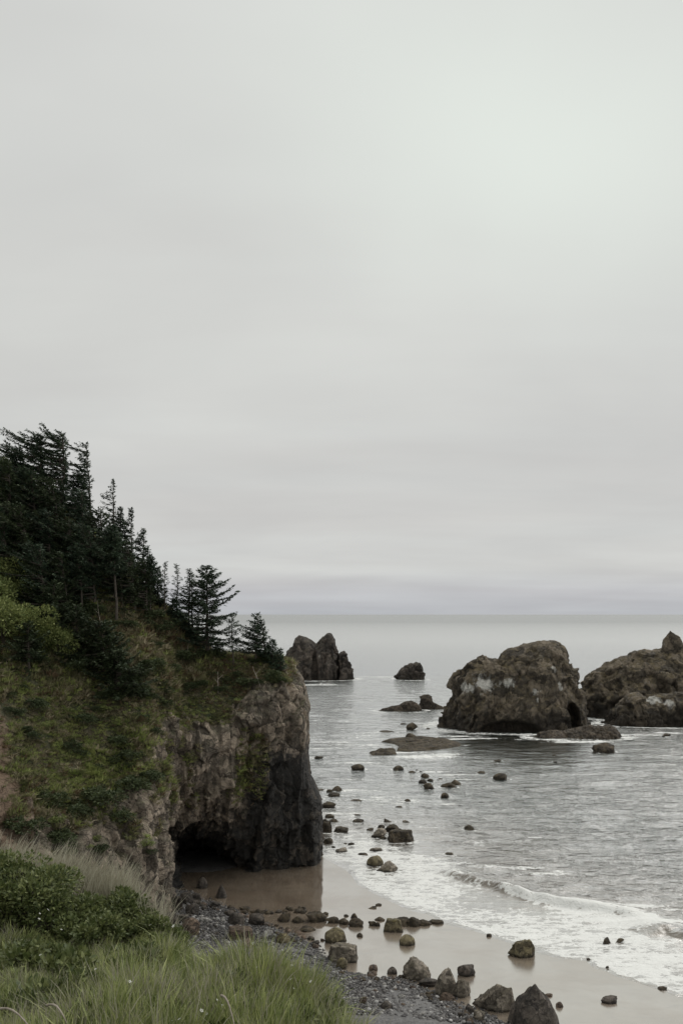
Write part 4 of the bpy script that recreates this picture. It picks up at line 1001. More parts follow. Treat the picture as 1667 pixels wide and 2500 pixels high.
BG = 'boulders along the beach'
beach_rocks = [
 (819, 2303, 54, 36, 'round', BM, 'rounded mossy boulder, upper one of the three by the tall grass'),
 (836, 2351, 78, 43, 'block', BO, 'square cut brown boulder, middle one of the three by the tall grass'),
 (832, 2366, 34, 24, 'round', BM, 'small domed mossy boulder in front of the square cut one'),
 (878, 2288, 16, 9, 'round', WE, 'small brown stone alone on wet sand right of the mossy boulder'),
 (961, 2276, 49, 31, 'block', BM, 'olive boulder standing on wet sand before the long weedy ridge'),
 (995, 2310, 38, 26, 'round', BM, 'round olive boulder in its own ring of water on the sand'),
 (911, 2371, 23, 14, 'round', BR, 'reddish egg shaped stone on the edge of the shingle'),
 (958, 2379, 25, 17, 'round', BD, 'dark round stone left of the tall pitted boulder'),
 (1019, 2394, 71, 50, 'lumpy', BO, 'pitted grey brown boulder, leftmost of the big three in the corner'),
 (1092, 2434, 58, 66, 'round', BO, 'tall humped boulder next to a saddle shaped one'),
 (1128, 2436, 48, 44, 'lumpy', BO, 'lower boulder fused to the right of the tall humped one'),
 (1139, 2385, 47, 29, 'lumpy', BD, 'saddle shaped dark boulder on clean sand'),
 (1204, 2470, 106, 68, 'angular', BO, 'big flat topped grey boulder left of the black pyramid one'),
 (1277, 2338, 71, 44, 'angular', BM, 'wedge shaped brown boulder at the edge of the swash'),
 (1311, 2522, 130, 106, 'cone', BD, 'largest boulder, nearly black and pyramid shaped at the bottom'),
 (1489, 2451, 43, 18, 'flat', BD, 'flat dark stone ringed by wet sand at lower right'),
 (1341, 2434, 19, 8, 'flat', BR, 'small stone just behind the black pyramid boulder'),
 (1366, 2460, 19, 13, 'round', BR, 'small rusty stone right of the black pyramid boulder'),
 (1045, 2410, 48, 22, 'flat', BD, 'low dark stone in front of the pitted boulder'),
 (1091, 2446, 40, 20, 'flat', BR, 'low brown stone at the foot of the humped boulder'),
 (978, 2440, 20, 11, 'round', BP, 'pale rounded stone lying on black pebbles'),
 (944, 2466, 30, 19, 'lumpy', BD, 'dark rough stone among pale pebbles near the grass'),
 (886, 2452, 20, 17, 'lumpy', BR, 'small brown stone beside the tall grass edge'),
 (1171, 2494, 30, 26, 'angular', BO, 'grey stone in front of the flat topped boulder'),
 (1147, 2474, 27, 20, 'round', BD, 'dark rounded stone left of the flat topped boulder'),
 (771, 2252, 54, 23, 'lumpy', WE, 'long weedy mound at the left of the rock line'),
 (810, 2254, 35, 14, 'round', WE, 'weedy hump second from the left in the rock line'),
 (839, 2258, 27, 15, 'lumpy', WE, 'weedy hump in the middle of the rock line'),
 (869, 2263, 38, 20, 'lumpy', WE, 'widest weedy hump near the right end of the rock line'),
 (865, 2243, 20, 13, 'cone', WE, 'small pointed weedy stone behind the rock line'),
 (845, 2238, 12, 5, 'flat', WE, 'small flat weedy stone left of the pointed one'),
 (909, 2261, 21, 12, 'lumpy', WE, 'weedy stone left of the olive boulder'),
 (922, 2262, 12, 10, 'lumpy', WE, 'small dark stone touching the weedy one by the olive boulder'),
 (927, 2249, 25, 9, 'flat', WE, 'flat weedy stone above and left of the olive boulder'),
 (909, 2219, 22, 6, 'flat', WE, 'thin dark stone on open sand above the rock line'),
 (924, 2212, 17, 5, 'flat', WE, 'thin dark stone farthest up the open sand'),
 (985, 2262, 46, 20, 'lumpy', WE, 'weedy lump at the left end of the long ridge reaching the foam'),
 (1012, 2263, 40, 22, 'lumpy', WE, 'tallest weedy lump of the long ridge reaching the foam'),
 (1038, 2261, 36, 14, 'lumpy', WE, 'low weedy lump in the long ridge reaching the foam'),
 (1066, 2257, 38, 10, 'flat', WE, 'weedy tip of the long ridge reaching the foam'),
 (492, 2170, 32, 28, 'round', BD, 'dark round boulder in the mouth of the cave'),
 (538, 2194, 31, 32, 'cone', BD, 'dark cone shaped boulder at the edge of the shaded sand'),
 (462, 2283, 50, 40, 'lumpy', BR, 'rough reddish boulder close to the grass bank'),
 (584, 2296, 62, 33, 'block', BR, 'long brown boulder in the middle of the grey shingle'),
 (603, 2316, 38, 25, 'angular', BR, 'rusty stone leaning on the front of the long brown boulder'),
 (576, 2259, 42, 27, 'lumpy', BD, 'black boulder behind the long brown one'),
 (625, 2260, 42, 28, 'lumpy', BD, 'black boulder at the head of the rubble strip'),
 (498, 2251, 23, 11, 'flat', BP, 'pale flat stone at the top of the shingle'),
 (652, 2294, 28, 23, 'angular', BP, 'pale angular stone right of the long brown boulder'),
 (694, 2252, 30, 22, 'round', WE, 'rounded olive stone left of the long weedy mound'),
 (728, 2254, 32, 16, 'lumpy', WE, 'weedy stone between the olive one and the long mound'),
 (646, 2306, 18, 8, 'flat', BP, 'white flat stone below the pale angular one'),
 (488, 2306, 20, 7, 'flat', BP, 'white flat stone near the grass below the reddish boulder'),
 (691, 2304, 36, 24, 'round', BM, 'mossy stone just above the tips of the tall grass'),
 (750, 2275, 40, 10, 'flat', WE, 'flat weed covered slab below the long mound'),
 (428, 2222, 44, 38, 'angular', BD, 'black angular block at the foot of the buttress'),
 (452, 2206, 36, 26, 'lumpy', BD, 'dark block behind the angular one at the buttress foot'),
 (468, 2232, 34, 24, 'angular', BD, 'dark block lying in front of the buttress toward the shingle'),
 (415, 2258, 40, 28, 'lumpy', BD, 'dark lump half hidden by the bank below the buttress'),
 (478, 2200, 26, 18, 'block', BD, 'small dark block between buttress and cave boulder'),
 (445, 2252, 30, 18, 'block', BD, 'dark brown block just above the rough reddish boulder'),
 (560, 2235, 24, 12, 'lumpy', BD, 'dark stone at the edge of the shaded sand'),
 (524, 2215, 26, 13, 'lumpy', BD, 'dark stone left of and below the cone shaped boulder'),
 (596, 2222, 30, 9, 'flat', WE, 'flat dark stone on the sand below the cone shaped boulder'),
]
for (px, py, w_, h_, k_, mt, lb) in beach_rocks:
    boulder('boulder' if w_ > 24 else 'beach_stone', px, py, w_, h_, k_, mt, lb, 'boulder' if w_ > 24 else 'stone', BG)

# random loose stones of the rubble strips, each its own object
proto = [[boulder_mesh('loose_stone', k_, 3000 + i * 13, 2, mt) for i, k_ in enumerate(('round', 'block', 'angular', 'lumpy'))] for mt in (BD, WE, BR, BP)]
rg = random.Random(5)
def loose(px, py, wpx, fam, label, group):
    p = at_ground(px, py)
    wm = wpx * p[1] / F
    if in_poly(np.array([p[:2]]), edge).any(): return
    o = link('loose_stone', rg.choice(proto[fam]), None, (p[0], p[1], p[2] + wm * 0.16), (rg.uniform(-.3, .3), rg.uniform(-.3, .3), rg.uniform(0, 6.28)), (wm / 2, wm / 2 * rg.uniform(.7, 1), wm / 2 * rg.uniform(.5, .75)))
    tag(o, label, 'stone', group)
    by_landmark(o, px, py, label, SHORE_MARKS)
def along(poly, n_, jx, jy, wr, fams, label, group):
    poly = np.array(poly, float)
    L = np.concatenate([[0], np.cumsum(np.hypot(*np.diff(poly, axis=0).T))])
    for _ in range(n_):
        t_ = rg.random() * L[-1]
        x = np.interp(t_, L, poly[:, 0]); y = np.interp(t_, L, poly[:, 1])
        loose(x + rg.gauss(0, jx), y + rg.gauss(0, jy), rg.uniform(*wr) ** 1.0, rg.choice(fams), label, group)
along([(560, 2226), (620, 2228), (680, 2226), (735, 2224), (790, 2234)], 34, 6, 3, (9, 17), [0, 1, 1], 'small dark edging stone', 'small stones edging the shaded sand')
along([(600, 2240), (660, 2262), (720, 2282), (780, 2305)], 46, 16, 9, (9, 19), [0, 0, 1, 2], 'loose rubble stone', 'loose stones of the rubble strip')
along([(440, 2185), (480, 2200), (520, 2225)], 26, 16, 10, (9, 18), [0, 0, 2], 'dark cliff foot stone', 'loose stones at the cliff foot')
along([(850, 2382), (940, 2390), (1010, 2412), (1070, 2448), (1130, 2480), (1190, 2492)], 42, 16, 9, (9, 18), [0, 2, 2, 1], 'small brown stone', 'small stones between the lower boulders')
along([(900, 2400), (950, 2440), (1000, 2480)], 22, 30, 18, (8, 14), [3, 3, 2], 'pale shingle stone', 'pale stones on the lower shingle')
along([(480, 2240), (560, 2280), (640, 2320)], 26, 30, 16, (8, 14), [3, 3, 0], 'pale shingle stone', 'pale stones on the upper shingle')

# ------------------------------------------------------------------ the sea mesh, now that the rocks stand
foam = SEA_FOAM
for (cx, cy, rx, ry, st) in ROCK_FOAM:
    box = np.where((np.abs(SEA_P2[:, 0] - cx) < rx * 1.8) & (np.abs(SEA_P2[:, 1] - cy) < ry * 2.2 + 1))[0]
    if len(box) == 0: continue
    q = np.sqrt(((SEA_P2[box, 0] - cx) / rx) ** 2 + ((SEA_P2[box, 1] - cy) / ry) ** 2)
    foam[box] = np.maximum(foam[box], st * np.exp(-((q - 1.0) / 0.22) ** 2))
foam = np.clip(foam, 0, 1.25)
zz = SEA_BASE['zz']; dsh = SEA_BASE['dsh']
lift = 0.05 * sstep(foam, 0.5, 1.0) * (0.5 + 0.5 * fbm(np.concatenate([SEA_P2, np.zeros((len(SEA_P2), 1))], 1), 1.2, 3, .6, 70))
zz = zz + lift * (SEA_P2[:, 1] < 200) + 0.035
zz = np.where(dsh < 0, 0.035 + dsh * 0.10, zz)
V = np.concatenate([SEA_P2, zz[:, None]], 1)
Fc = grid_faces(*SEA_BASE['shape'])[:, ::-1]
keep = (dsh[Fc] > -1.5).any(1)
Fc = Fc[keep]
used = np.unique(Fc); mp = np.full(len(V), -1); mp[used] = np.arange(len(used))
shal = np.clip(1 - sstep(dsh, 2, 38) , 0, 1)
me = mesh_np('sea', V[used], mp[Fc], M['sea'], True, {'foam': foam[used], 'shallow': shal[used]})
sea = tag(link('sea', me), 'grey sea with ripples, a low breaker and white foam along the sand', kind='structure')
NSEA = len(Fc)

# ------------------------------------------------------------------ blades, sprays and leaves
def diamonds(S, D, L, Wd, U, bend=None):
    """quads: start S, direction D, length L, width Wd, side vector from U"""
    side = np.cross(D, U); side /= np.maximum(np.linalg.norm(side, axis=1, keepdims=True), 1e-6)
    mid_ = S + D * (L * 0.45)[:, None]
    if bend is not None: mid_ = mid_ - bend
    tip = S + D * L[:, None] + (bend * 0 if bend is None else bend)  if bend is not None else S + D * L[:, None]
    a = mid_ + side * (Wd / 2)[:, None]; b = mid_ - side * (Wd / 2)[:, None]
    n_ = len(S)
    V = np.stack([S, a, tip, b], 1).reshape(-1, 3)
    Fq = (np.arange(n_)[:, None] * 4 + np.arange(4)[None, :])
    return V, Fq
def unit(a): return a / np.maximum(np.linalg.norm(a, axis=-1, keepdims=True), 1e-9)
def tubes(paths, radii, k=5):
    """list of (n,3) paths with radii"""
    V, Fq, base = [], [], 0
    for p, r in zip(paths, radii):
        p = np.asarray(p, float); n_ = len(p)
        tg = unit(np.gradient(p, axis=0))
        ref = np.array([0.31, 0.9, 0.17]) if abs(tg[0, 1]) < 0.8 else np.array([1., 0.1, 0.1])
        a = unit(np.cross(tg, ref)); b = np.cross(tg, a)
        an = np.arange(k) * 2 * PI / k
        ring = p[:, None, :] + (a[:, None, :] * np.cos(an)[None, :, None] + b[:, None, :] * np.sin(an)[None, :, None]) * np.asarray(r)[:, None, None]
        V.append(ring.reshape(-1, 3))
        i = np.arange(n_ - 1)[:, None] * k; j = np.arange(k)[None, :]; j2 = (j + 1) % k
        f = np.stack([i + j, i + j2, i + k + j2, i + k + j], 2).reshape(-1, 4) + base
        Fq.append(f); base += n_ * k
    return np.concatenate(V), np.concatenate(Fq)

def spruce_meshes(height, width, clear, seed, wind=0.5, dens=1.0, lean=0.0, trunk_r=0.16, spray=0.41, irregular=0.35, mat='spruce', top_pow=0.8, bend=0.0, bare_top=0.0, wmul=0.56):
    """wind > 0 sweeps the crown to -x"""
    rg = np.random.RandomState(seed)
    nt_ = 14
    t_ = np.linspace(0, 1, nt_)
    wob = np.cumsum(rg.normal(0, 0.012 * height, (nt_, 2)), 0) * 0.5
    tr = np.stack([lean * height * t_ + bend * height * t_ ** 2 + wob[:, 0], wob[:, 1], height * t_], 1)
    tr[0, :2] = 0
    paths = [tr]; rads = [trunk_r * (1 - 0.93 * t_) + 0.012]
    nb = int(height * 9.5 * dens)
    S_, D_, L_, W_, U_, T_ = [], [], [], [], [], []
    az = rg.uniform(0, 6.28)
    for i in range(nb):
        f = clear + (1 - clear) * ((i + rg.random()) / nb)
        h = (f - clear) / (1 - clear)
        az += 2.4 + rg.uniform(-.5, .5)
        prof = (1 - h) ** top_pow * (0.55 + 0.45 * min(1, h / 0.18)) + 0.05
        side = math.cos(az)                       # +1 = +x
        wf = 1 - wind * 0.66 * max(0, side) + wind * 0.40 * max(0, -side)
        ln = width * wmul * prof * wf * (1 + rg.uniform(-irregular, irregular) * 1.3)
        if rg.random() < irregular * 0.25: ln *= 0.35
        ln = max(ln, 0.18)
        p0 = np.array([np.interp(f, t_, tr[:, k]) for k in range(3)])
        el = 0.35 * h + rg.uniform(-.18, .12) + 0.05 + 0.16 * max(0, wind) * (0.3 + 0.7 * h) + rg.normal(0, .10)
        dr = np.array([math.cos(az) - wind * 0.35, math.sin(az), el]); dr /= np.linalg.norm(dr)
        m_ = 5
        s_ = np.linspace(0, 1, m_)
        pth = p0 + dr * ln * s_[:, None] + np.array([0, 0, 1]) * (ln * (-0.16 * s_ + 0.22 * s_ ** 2.5))[:, None] + np.array([-wind * 0.10 * ln, 0, 0]) * (s_ ** 2)[:, None]
        paths.append(pth); rads.append(np.linspace(max(0.012, 0.028 * ln * .6 + .01), 0.006, m_))
        if rg.random() < bare_top * (h > .5): continue
        ns = max(3, int(ln * 9))
        for q in range(ns):
            sp = 0.18 + 0.82 * (q + rg.random()) / ns
            c_ = np.array([np.interp(sp, s_, pth[:, k]) for k in range(3)])
            kk = rg.randint(4, 7)
            for _ in range(kk):
                sd_ = rg.choice([-1, 1])
                lat = np.array([-dr[1], dr[0], 0]) * sd_
                d_ = dr * rg.uniform(.35, 1.0) + lat * rg.uniform(.1, 1.0) + np.array([0, 0, rg.uniform(-.55, .35)])
                S_.append(c_ + rg.normal(0, .05, 3)); D_.append(d_)
                L_.append(spray * rg.uniform(.6, 1.5) * (0.6 + .5 * (1 - sp)) * (0.65 + 0.35 * min(1, ln))); W_.append(spray * rg.uniform(.18, .38)); U_.append([rg.normal(0, .45), rg.normal(0, .45), 1])
                T_.append(rg.random() ** 3 * 0.8)
    for _ in range(8):      # leader
        S_.append(tr[-1] + [0, 0, -rg.random() * .5]); D_.append([rg.uniform(-.5, .3), rg.uniform(-.4, .4), 1]); L_.append(.25); W_.append(.06); U_.append([1, rg.normal(), 0]); T_.append(.2)
    V, Fq = diamonds(np.array(S_), unit(np.array(D_)), np.array(L_), np.array(W_), unit(np.array(U_)))
    crown = mesh_np('crown', V, Fq, M[mat], False, {'tone': np.repeat(T_, 4)})
    Vt, Ft = tubes(paths, rads, 5)
    trunk = mesh_np('trunk', Vt, Ft, M['bark'], True)
    return trunk, crown
def tree(name, loc, meshes, label, cat, group, rz=0, sc=1.0):
    r = empty(name, loc); r.rotation_euler = (0, 0, rz); r.scale = (sc, sc, sc)
    tag(r, label, cat, group)
    link('trunk', meshes[0], r); link('crown', meshes[1], r)
    return r
TG = 'wind shaped spruces on the headland'
def hillpt(px, py, sinkz=0.25):
    p, nrm_ = hill(px, py)
    if p is None:
        raise RuntimeError('no hill at %s %s' % (px, py))
    return Vector((p.x, p.y, p.z - sinkz))
def spruce_at(px, py, top_py, wpx, label, seed, **kw):
    p = hillpt(px, py)
    hgt = H - (top_py - HOR) / F * p.y - p.z
    m_ = spruce_meshes(hgt, wpx / F * p.y, kw.pop('clear', .15), seed, **kw)
    return tree('spruce_tree', p, m_, label, 'tree', TG)
# single trees out on the tip, left to right
spruce_at(402, 1500, 1373, 36, 'slim young spruce with bare leader, leftmost of the row before the lone tree', 11, clear=.25, wind=.2, dens=.75, trunk_r=.08, spray=.3, wmul=.5)
spruce_at(431, 1530, 1378, 42, 'thin spire shaped spruce with short even branches left of the forked pair', 12, clear=.3, wind=.1, dens=.8, trunk_r=.09, spray=.3, wmul=.5)
spruce_at(458, 1560, 1390, 66, 'spruce with bare lower trunk, left one of the pair beside the big tree', 13, clear=.35, wind=.2, dens=.9, trunk_r=.11, spray=.34, wmul=.5, irregular=.5)
spruce_at(472, 1568, 1400, 60, 'spruce with bare lower trunk, right one of the pair beside the big tree', 14, clear=.4, wind=.1, dens=.8, trunk_r=.10, spray=.32, wmul=.5, irregular=.5)
spruce_at(508, 1600, 1383, 128, 'biggest lone spruce on the cliff top with flat layered boughs', 15, clear=.12, wind=-.1, dens=1.7, trunk_r=.20, irregular=.55, top_pow=.7, wmul=.58, spray=.44)
spruce_at(571, 1622, 1497, 66, 'small spruce standing alone right of the biggest lone tree', 16, clear=.28, wind=-.1, dens=.9, trunk_r=.08, irregular=.6, spray=.3, wmul=.5)
spruce_at(622, 1618, 1500, 84, 'bent shore spruce with open gnarled crown near the cliff corner', 17, clear=.22, wind=.75, dens=1.4, spray=.38, trunk_r=.12, irregular=.6, lean=.05)
spruce_at(650, 1618, 1515, 70, 'leaning shore spruce nearest the gnarled one towards the sea', 18, clear=.18, wind=.8, dens=1.4, spray=.38, trunk_r=.11, irregular=.6, lean=-.12)
spruce_at(668, 1622, 1562, 56, 'low dense shore spruce crouching at the cliff corner', 19, clear=.02, wind=.7, dens=2.2, trunk_r=.08, lean=-.05)
spruce_at(684, 1630, 1585, 42, 'lowest wind clipped spruce at the very corner of the cliff', 20, clear=.0, wind=.6, dens=2.6, trunk_r=.06)
# edge of the wood, top to bottom
spruce_at(150, 1262, 1062, 190, 'tallest spruce on the skyline with its crown blown back to the left', 21, clear=.05, wind=1.3, dens=1.6, trunk_r=.2, lean=.03, irregular=.55, top_pow=.5)
spruce_at(105, 1240, 1066, 170, 'dense skyline spruce just left of the tallest one', 22, clear=.05, wind=1.3, dens=1.6, trunk_r=.18, irregular=.6, lean=-.06, top_pow=.5)
spruce_at(62, 1205, 1096, 150, 'ragged skyline spruce nearest the left edge', 23, clear=.05, wind=1.3, dens=1.5, trunk_r=.16, irregular=.6, lean=-.1, top_pow=.5)
spruce_at(232, 1335, 1082, 130, 'thin topped spruce with flagged branches and bare right side', 24, clear=.2, wind=1.45, dens=.8, trunk_r=.15, irregular=.6, lean=-.10, spray=.36, top_pow=.45)
spruce_at(205, 1310, 1140, 130, 'bushy spruce filling the gap behind the flagged one', 25, clear=.05, wind=.9, dens=1.5, trunk_r=.14)
spruce_at(283, 1392, 1172, 66, 'bare stemmed spire spruce sticking up alone from the wood edge', 26, clear=.25, wind=1.3, dens=.8, trunk_r=.14, irregular=.5, lean=-.03, spray=.34, wmul=.5)
spruce_at(292, 1400, 1240, 90, 'bushy spruce to the right of the bare stemmed spire', 27, clear=.05, wind=.6, dens=1.6, trunk_r=.12)
spruce_at(323, 1425, 1243, 70, 'narrow pointed spruce on the falling skyline of the wood', 28, clear=.1, wind=1.2, dens=1.1, trunk_r=.12)
spruce_at(346, 1442, 1293, 76, 'pointed spruce one step lower on the falling skyline', 29, clear=.05, wind=1.2, dens=1.3, trunk_r=.12)
spruce_at(364, 1458, 1336, 70, 'short spruce at the lower corner of the wood', 30, clear=.05, wind=.6, dens=1.6, trunk_r=.10)
spruce_at(388, 1482, 1385, 66, 'lowest bushy spruce of the wood edge beside the slim row', 31, clear=.02, wind=.4, dens=1.9, trunk_r=.08)
spruce_at(425, 1530, 1460, 60, 'low spruce scrub at the feet of the slim row', 32, clear=.0, wind=.3, dens=2.4, trunk_r=.06)
spruce_at(452, 1562, 1505, 56, 'low spruce scrub below the pair of bare trunked trees', 33, clear=.0, wind=.2, dens=2.6, trunk_r=.06)
# body of the wood
body = [(30, 1330, 1130, 170), (90, 1350, 1150, 170), (150, 1365, 1170, 170), (210, 1395, 1200, 160), (255, 1420, 1245, 140), (20, 1430, 1240, 160), (75, 1440, 1230, 170), (130, 1450, 1250, 170), (180, 1465, 1270, 150),
        (232, 1480, 1285, 150), (330, 1490, 1320, 120), (300, 1475, 1300, 120), (360, 1500, 1370, 90), (110, 1520, 1330, 150), (165, 1530, 1350, 140), (-30, 1290, 1100, 170), (-40, 1400, 1200, 170)]
vm = []
for v in range(4):
    vm.append(spruce_meshes(8.0, 6.6, .12, 60 + v, wind=1.15, dens=1.2, irregular=.65, trunk_r=.15, bend=-.06, top_pow=.6, mat='spruce' if v % 2 else 'spruce_low'))
lbl = ['dark spruce inside the wood, its crown merged with its neighbours']
for i, (px, py, tp, wpx) in enumerate(body):
    p = hillpt(px, py)
    hgt = H - (tp - HOR) / F * p.y - p.z
    r = tree('spruce_tree', p, vm[i % 4], lbl[0], 'tree', 'spruces inside the wood', rz=random.Random(i).uniform(-.5, .5), sc=hgt / 8.0)
    by_landmark(r, px, py, 'dark spruce inside the wood', HILL_MARKS)
spruce_at(285, 1518, 1285, 110, 'spruce with long bare pale trunk reaching down below the wood', 41, clear=.52, wind=.7, dens=1.4, trunk_r=.15, irregular=.4)
spruce_at(197, 1512, 1330, 110, 'spruce whose grey trunk shows in the gloom of the wood', 42, clear=.42, wind=.6, dens=1.2, trunk_r=.13)
spruce_at(367, 1498, 1360, 60, 'slender spruce with thin bare stem at the lower wood edge', 43, clear=.5, wind=.3, dens=1.2, trunk_r=.07)
spruce_at(72, 1630, 1520, 120, 'spruce with two pale stems on the open slope below the wood', 44, clear=.2, wind=.2, dens=1.5, trunk_r=.12, mat='spruce_low')
spruce_at(255, 1640, 1520, 150, 'low spreading spruce with layered drooping boughs on the slope', 45, clear=.02, wind=.3, dens=2.2, trunk_r=.14, mat='spruce_low', top_pow=.5)
spruce_at(285, 1690, 1590, 140, 'lowest spreading spruce with flat fans of boughs over the grass', 46, clear=.02, wind=-.2, dens=2.4, trunk_r=.12, mat='spruce_low', top_pow=.5)
spruce_at(190, 1600, 1480, 140, 'broad spruce left of and above the two spreading ones', 47, clear=.02, wind=.3, dens=2.0, trunk_r=.14, mat='spruce_low', top_pow=.55)
spruce_at(130, 1560, 1420, 130, 'dark spruce between the bright bushes and the broad spreading spruce', 48, clear=.02, wind=.3, dens=1.9, trunk_r=.14, mat='spruce_low', top_pow=.6)

# dead wood
def snag(px, py, top_px, top_py, label, r=0.06, fork=True):
    p = hillpt(px, py, .3)
    tip = Vector(Wp(top_px, top_py, p.y - .2))
    d = np.array(tip - p)
    t_ = np.linspace(0, 1, 7)[:, None]
    rg_ = np.random.RandomState(int(px))
    path = d * t_ + rg_.normal(0, .03, (7, 3)) * t_
    paths = [path]; rads = [np.linspace(r, r * .35, 7)]
    if fork:
        for q in (3, 4):
            paths.append(path[q] + np.array([rg_.uniform(-.5, .5), .1, .45]) * np.linspace(0, 1, 4)[:, None]); rads.append(np.linspace(r * .5, r * .2, 4))
    V, Fq = tubes(paths, rads, 6)
    tag(link('dead_tree', mesh_np('dead_tree', V, Fq, M['dead'], True), None, p), label, 'dead tree', 'dead stems on the headland')
snag(533, 1690, 532, 1640, 'short upright bleached stem on the slope under the biggest lone spruce', .07)
snag(637, 1672, 617, 1628, 'leaning bleached stem below the gnarled cliff corner spruces', .06)
snag(286, 1475, 268, 1450, 'broken pale branch leaning on the long bare trunk', .05)
snag(456, 1595, 462, 1560, 'thin pale stick upright in the scrub left of the biggest lone spruce', .035, False)
snag(254, 1560, 236, 1465, 'thin dead sapling bare of needles below the wood', .03)

# ------------------------------------------------------------------ shrubs
def shrub_meshes(w_, h_, seed, leaf, nleaf, mat, lobes=9, dpt=None, rr=(.22, .36)):
    rg = np.random.RandomState(seed)
    dpt = dpt or w_
    C = np.stack([rg.uniform(-.36, .36, lobes) * w_, rg.uniform(-.36, .36, lobes) * dpt, rg.uniform(.25, .72, lobes) * h_], 1)
    Rr = rg.uniform(*rr, lobes)
    S_, D_ = [], []
    k = rg.randint(0, lobes, nleaf)
    d_ = unit(rg.normal(size=(nleaf, 3)) + np.array([0, 0, .35]))
    rad = Rr[k] * (1 - 0.35 * rg.random(nleaf) ** 2) * (1 + .22 * fbm(d_ * 1.5 + k[:, None] * 3.1, 1.6, 3, seed=seed))
    P = C[k] + d_ * rad[:, None] * np.array([w_, dpt, h_ * 1.05])
    ok = P[:, 2] > 0.02
    P, d_ = P[ok], d_[ok]
    n_ = len(P)
    D = unit(d_ + rg.normal(0, .6, (n_, 3)) + np.array([0, 0, .25]))
    U = unit(rg.normal(0, .5, (n_, 3)) + np.array([0, -.25, .9]))
    L = leaf * rg.uniform(.6, 1.35, n_); Wd = L * rg.uniform(.42, .62, n_)
    V, Fq = diamonds(P, D, L, Wd, U)
    leaves = mesh_np('leaves', V, Fq, M[mat], False, {'tone': np.repeat(rg.random(n_) ** 3 * .8, 4)})
    paths, rads = [], []
    for c in C:
        s_ = np.linspace(0, 1, 5)[:, None]
        paths.append(np.array([c[0] * .2, c[1] * .2, -.1]) * (1 - s_) + c * s_ + rg.normal(0, .02, (5, 3)) * w_); rads.append(np.linspace(.025, .008, 5) * w_ ** .5)
    Vt, Ft = tubes(paths, rads, 5)
    stems = mesh_np('stems', Vt, Ft, M['bark'], True)
    return stems, leaves
def shrub(name, loc, ms, label, group, rz=0, sc=(1, 1, 1)):
    r = empty(name, loc); r.rotation_euler = (0, 0, rz); r.scale = sc
    tag(r, label, 'bush', group)
    link('stem', ms[0], r); link('foliage', ms[1], r)
    return r
sm = [shrub_meshes(3.4, 2.6, 200 + i, .17, 5200, 'shrub') for i in range(2)]
smd = [shrub_meshes(1.6, 1.1, 220 + i, .16, 1100, 'shrub_dark', 6) for i in range(3)]
smg = [shrub_meshes(1.5, 1.0, 230 + i, .15, 900, 'shrub', 7, rr=(.18, .3)) for i in range(2)]
HB = 'bright leafy bushes at the left of the wood'
for i, (px, py, lb, s) in enumerate([(10, 1440, 'bright green bush at the left edge, upper one of the leafy thicket', 1.25), (55, 1460, 'leafy bush right of the upper one at the left edge', 1.1),
                          (10, 1560, 'bright green bush at the left edge, lower one of the leafy thicket', 1.45), (70, 1570, 'large sunlit leafy bush in the middle of the lower thicket', 1.35), (120, 1590, 'leafy bush at the right end of the lower thicket', 1.0),
                          (-30, 1500, 'leafy bush cut off by the left edge between the other two', 1.4), (20, 1240, 'pale green bush among spruces high at the left edge', 1.0), (15, 1165, 'rusty tinged bush on the skyline at the left edge', .9)]):
    p = hillpt(px, py, .3)
    shrub('leafy_bush', p, sm[i % 2], lb, HB, i * 1.3, (s, s, s))
rg = random.Random(9)
named = [(212, 1765, 'dark bush in the middle of the green slope', 1.0), (285, 1815, 'round dark bush right of the middle of the slope', 1.05), (322, 1850, 'dark bush below the round one on the slope', .9), (203, 1845, 'dark ragged bush alone on the bright grass', .7),
         (375, 1790, 'dark bush at the buttress edge of the slope', .8), (345, 1755, 'dark bush just below the pale grass ridge', .7), (90, 1730, 'dark bush left of the middle of the slope', 1.1), (75, 1800, 'dark low bush above the bare soil scar', .8),
         (250, 1960, 'broad dark bush at the foot of the green slope', 1.5), (330, 1930, 'dark bush right of the broad one at the slope foot', 1.4), (180, 1990, 'dark bush left of the broad one at the slope foot', 1.3), (120, 1960, 'dark bush near the soil scar at the slope foot', 1.2),
         (375, 1905, 'dark bush overhanging the buttress', 1.0), (290, 2000, 'dark bush hanging over the lower rocks', 1.1), (60, 2030, 'dark bush below the bare soil scar', 1.3), (150, 2060, 'dark bush over the rocks behind the dry grass', 1.2)]
for i, (px, py, lb, s) in enumerate(named):
    shrub('dark_bush', hillpt(px, py, .15), smd[i % 3], lb, 'dark bushes on the grassy slope', i * 2.1, (s * 1.25, s * 1.25, s * .8))
k_ = 0
while k_ < 60:
    px, py = rg.uniform(20, 390), rg.uniform(1660, 2090)
    if px < 130 and 1800 < py: continue
    p, nrm_ = hill(px, py)
    if p is None: continue
    s = rg.uniform(.35, .8)
    sb = shrub('low_scrub', (p.x, p.y, p.z - .15), (smd + smg)[k_ % 5], 'x', 'small bushes dotted over the grassy slope', rg.uniform(0, 6), (s * 1.2, s * 1.2, s * .75))
    by_landmark(sb, px, py, 'small slope bush', [(q[0], q[1], q[2]) for q in SLOPE_MARKS])
    k_ += 1
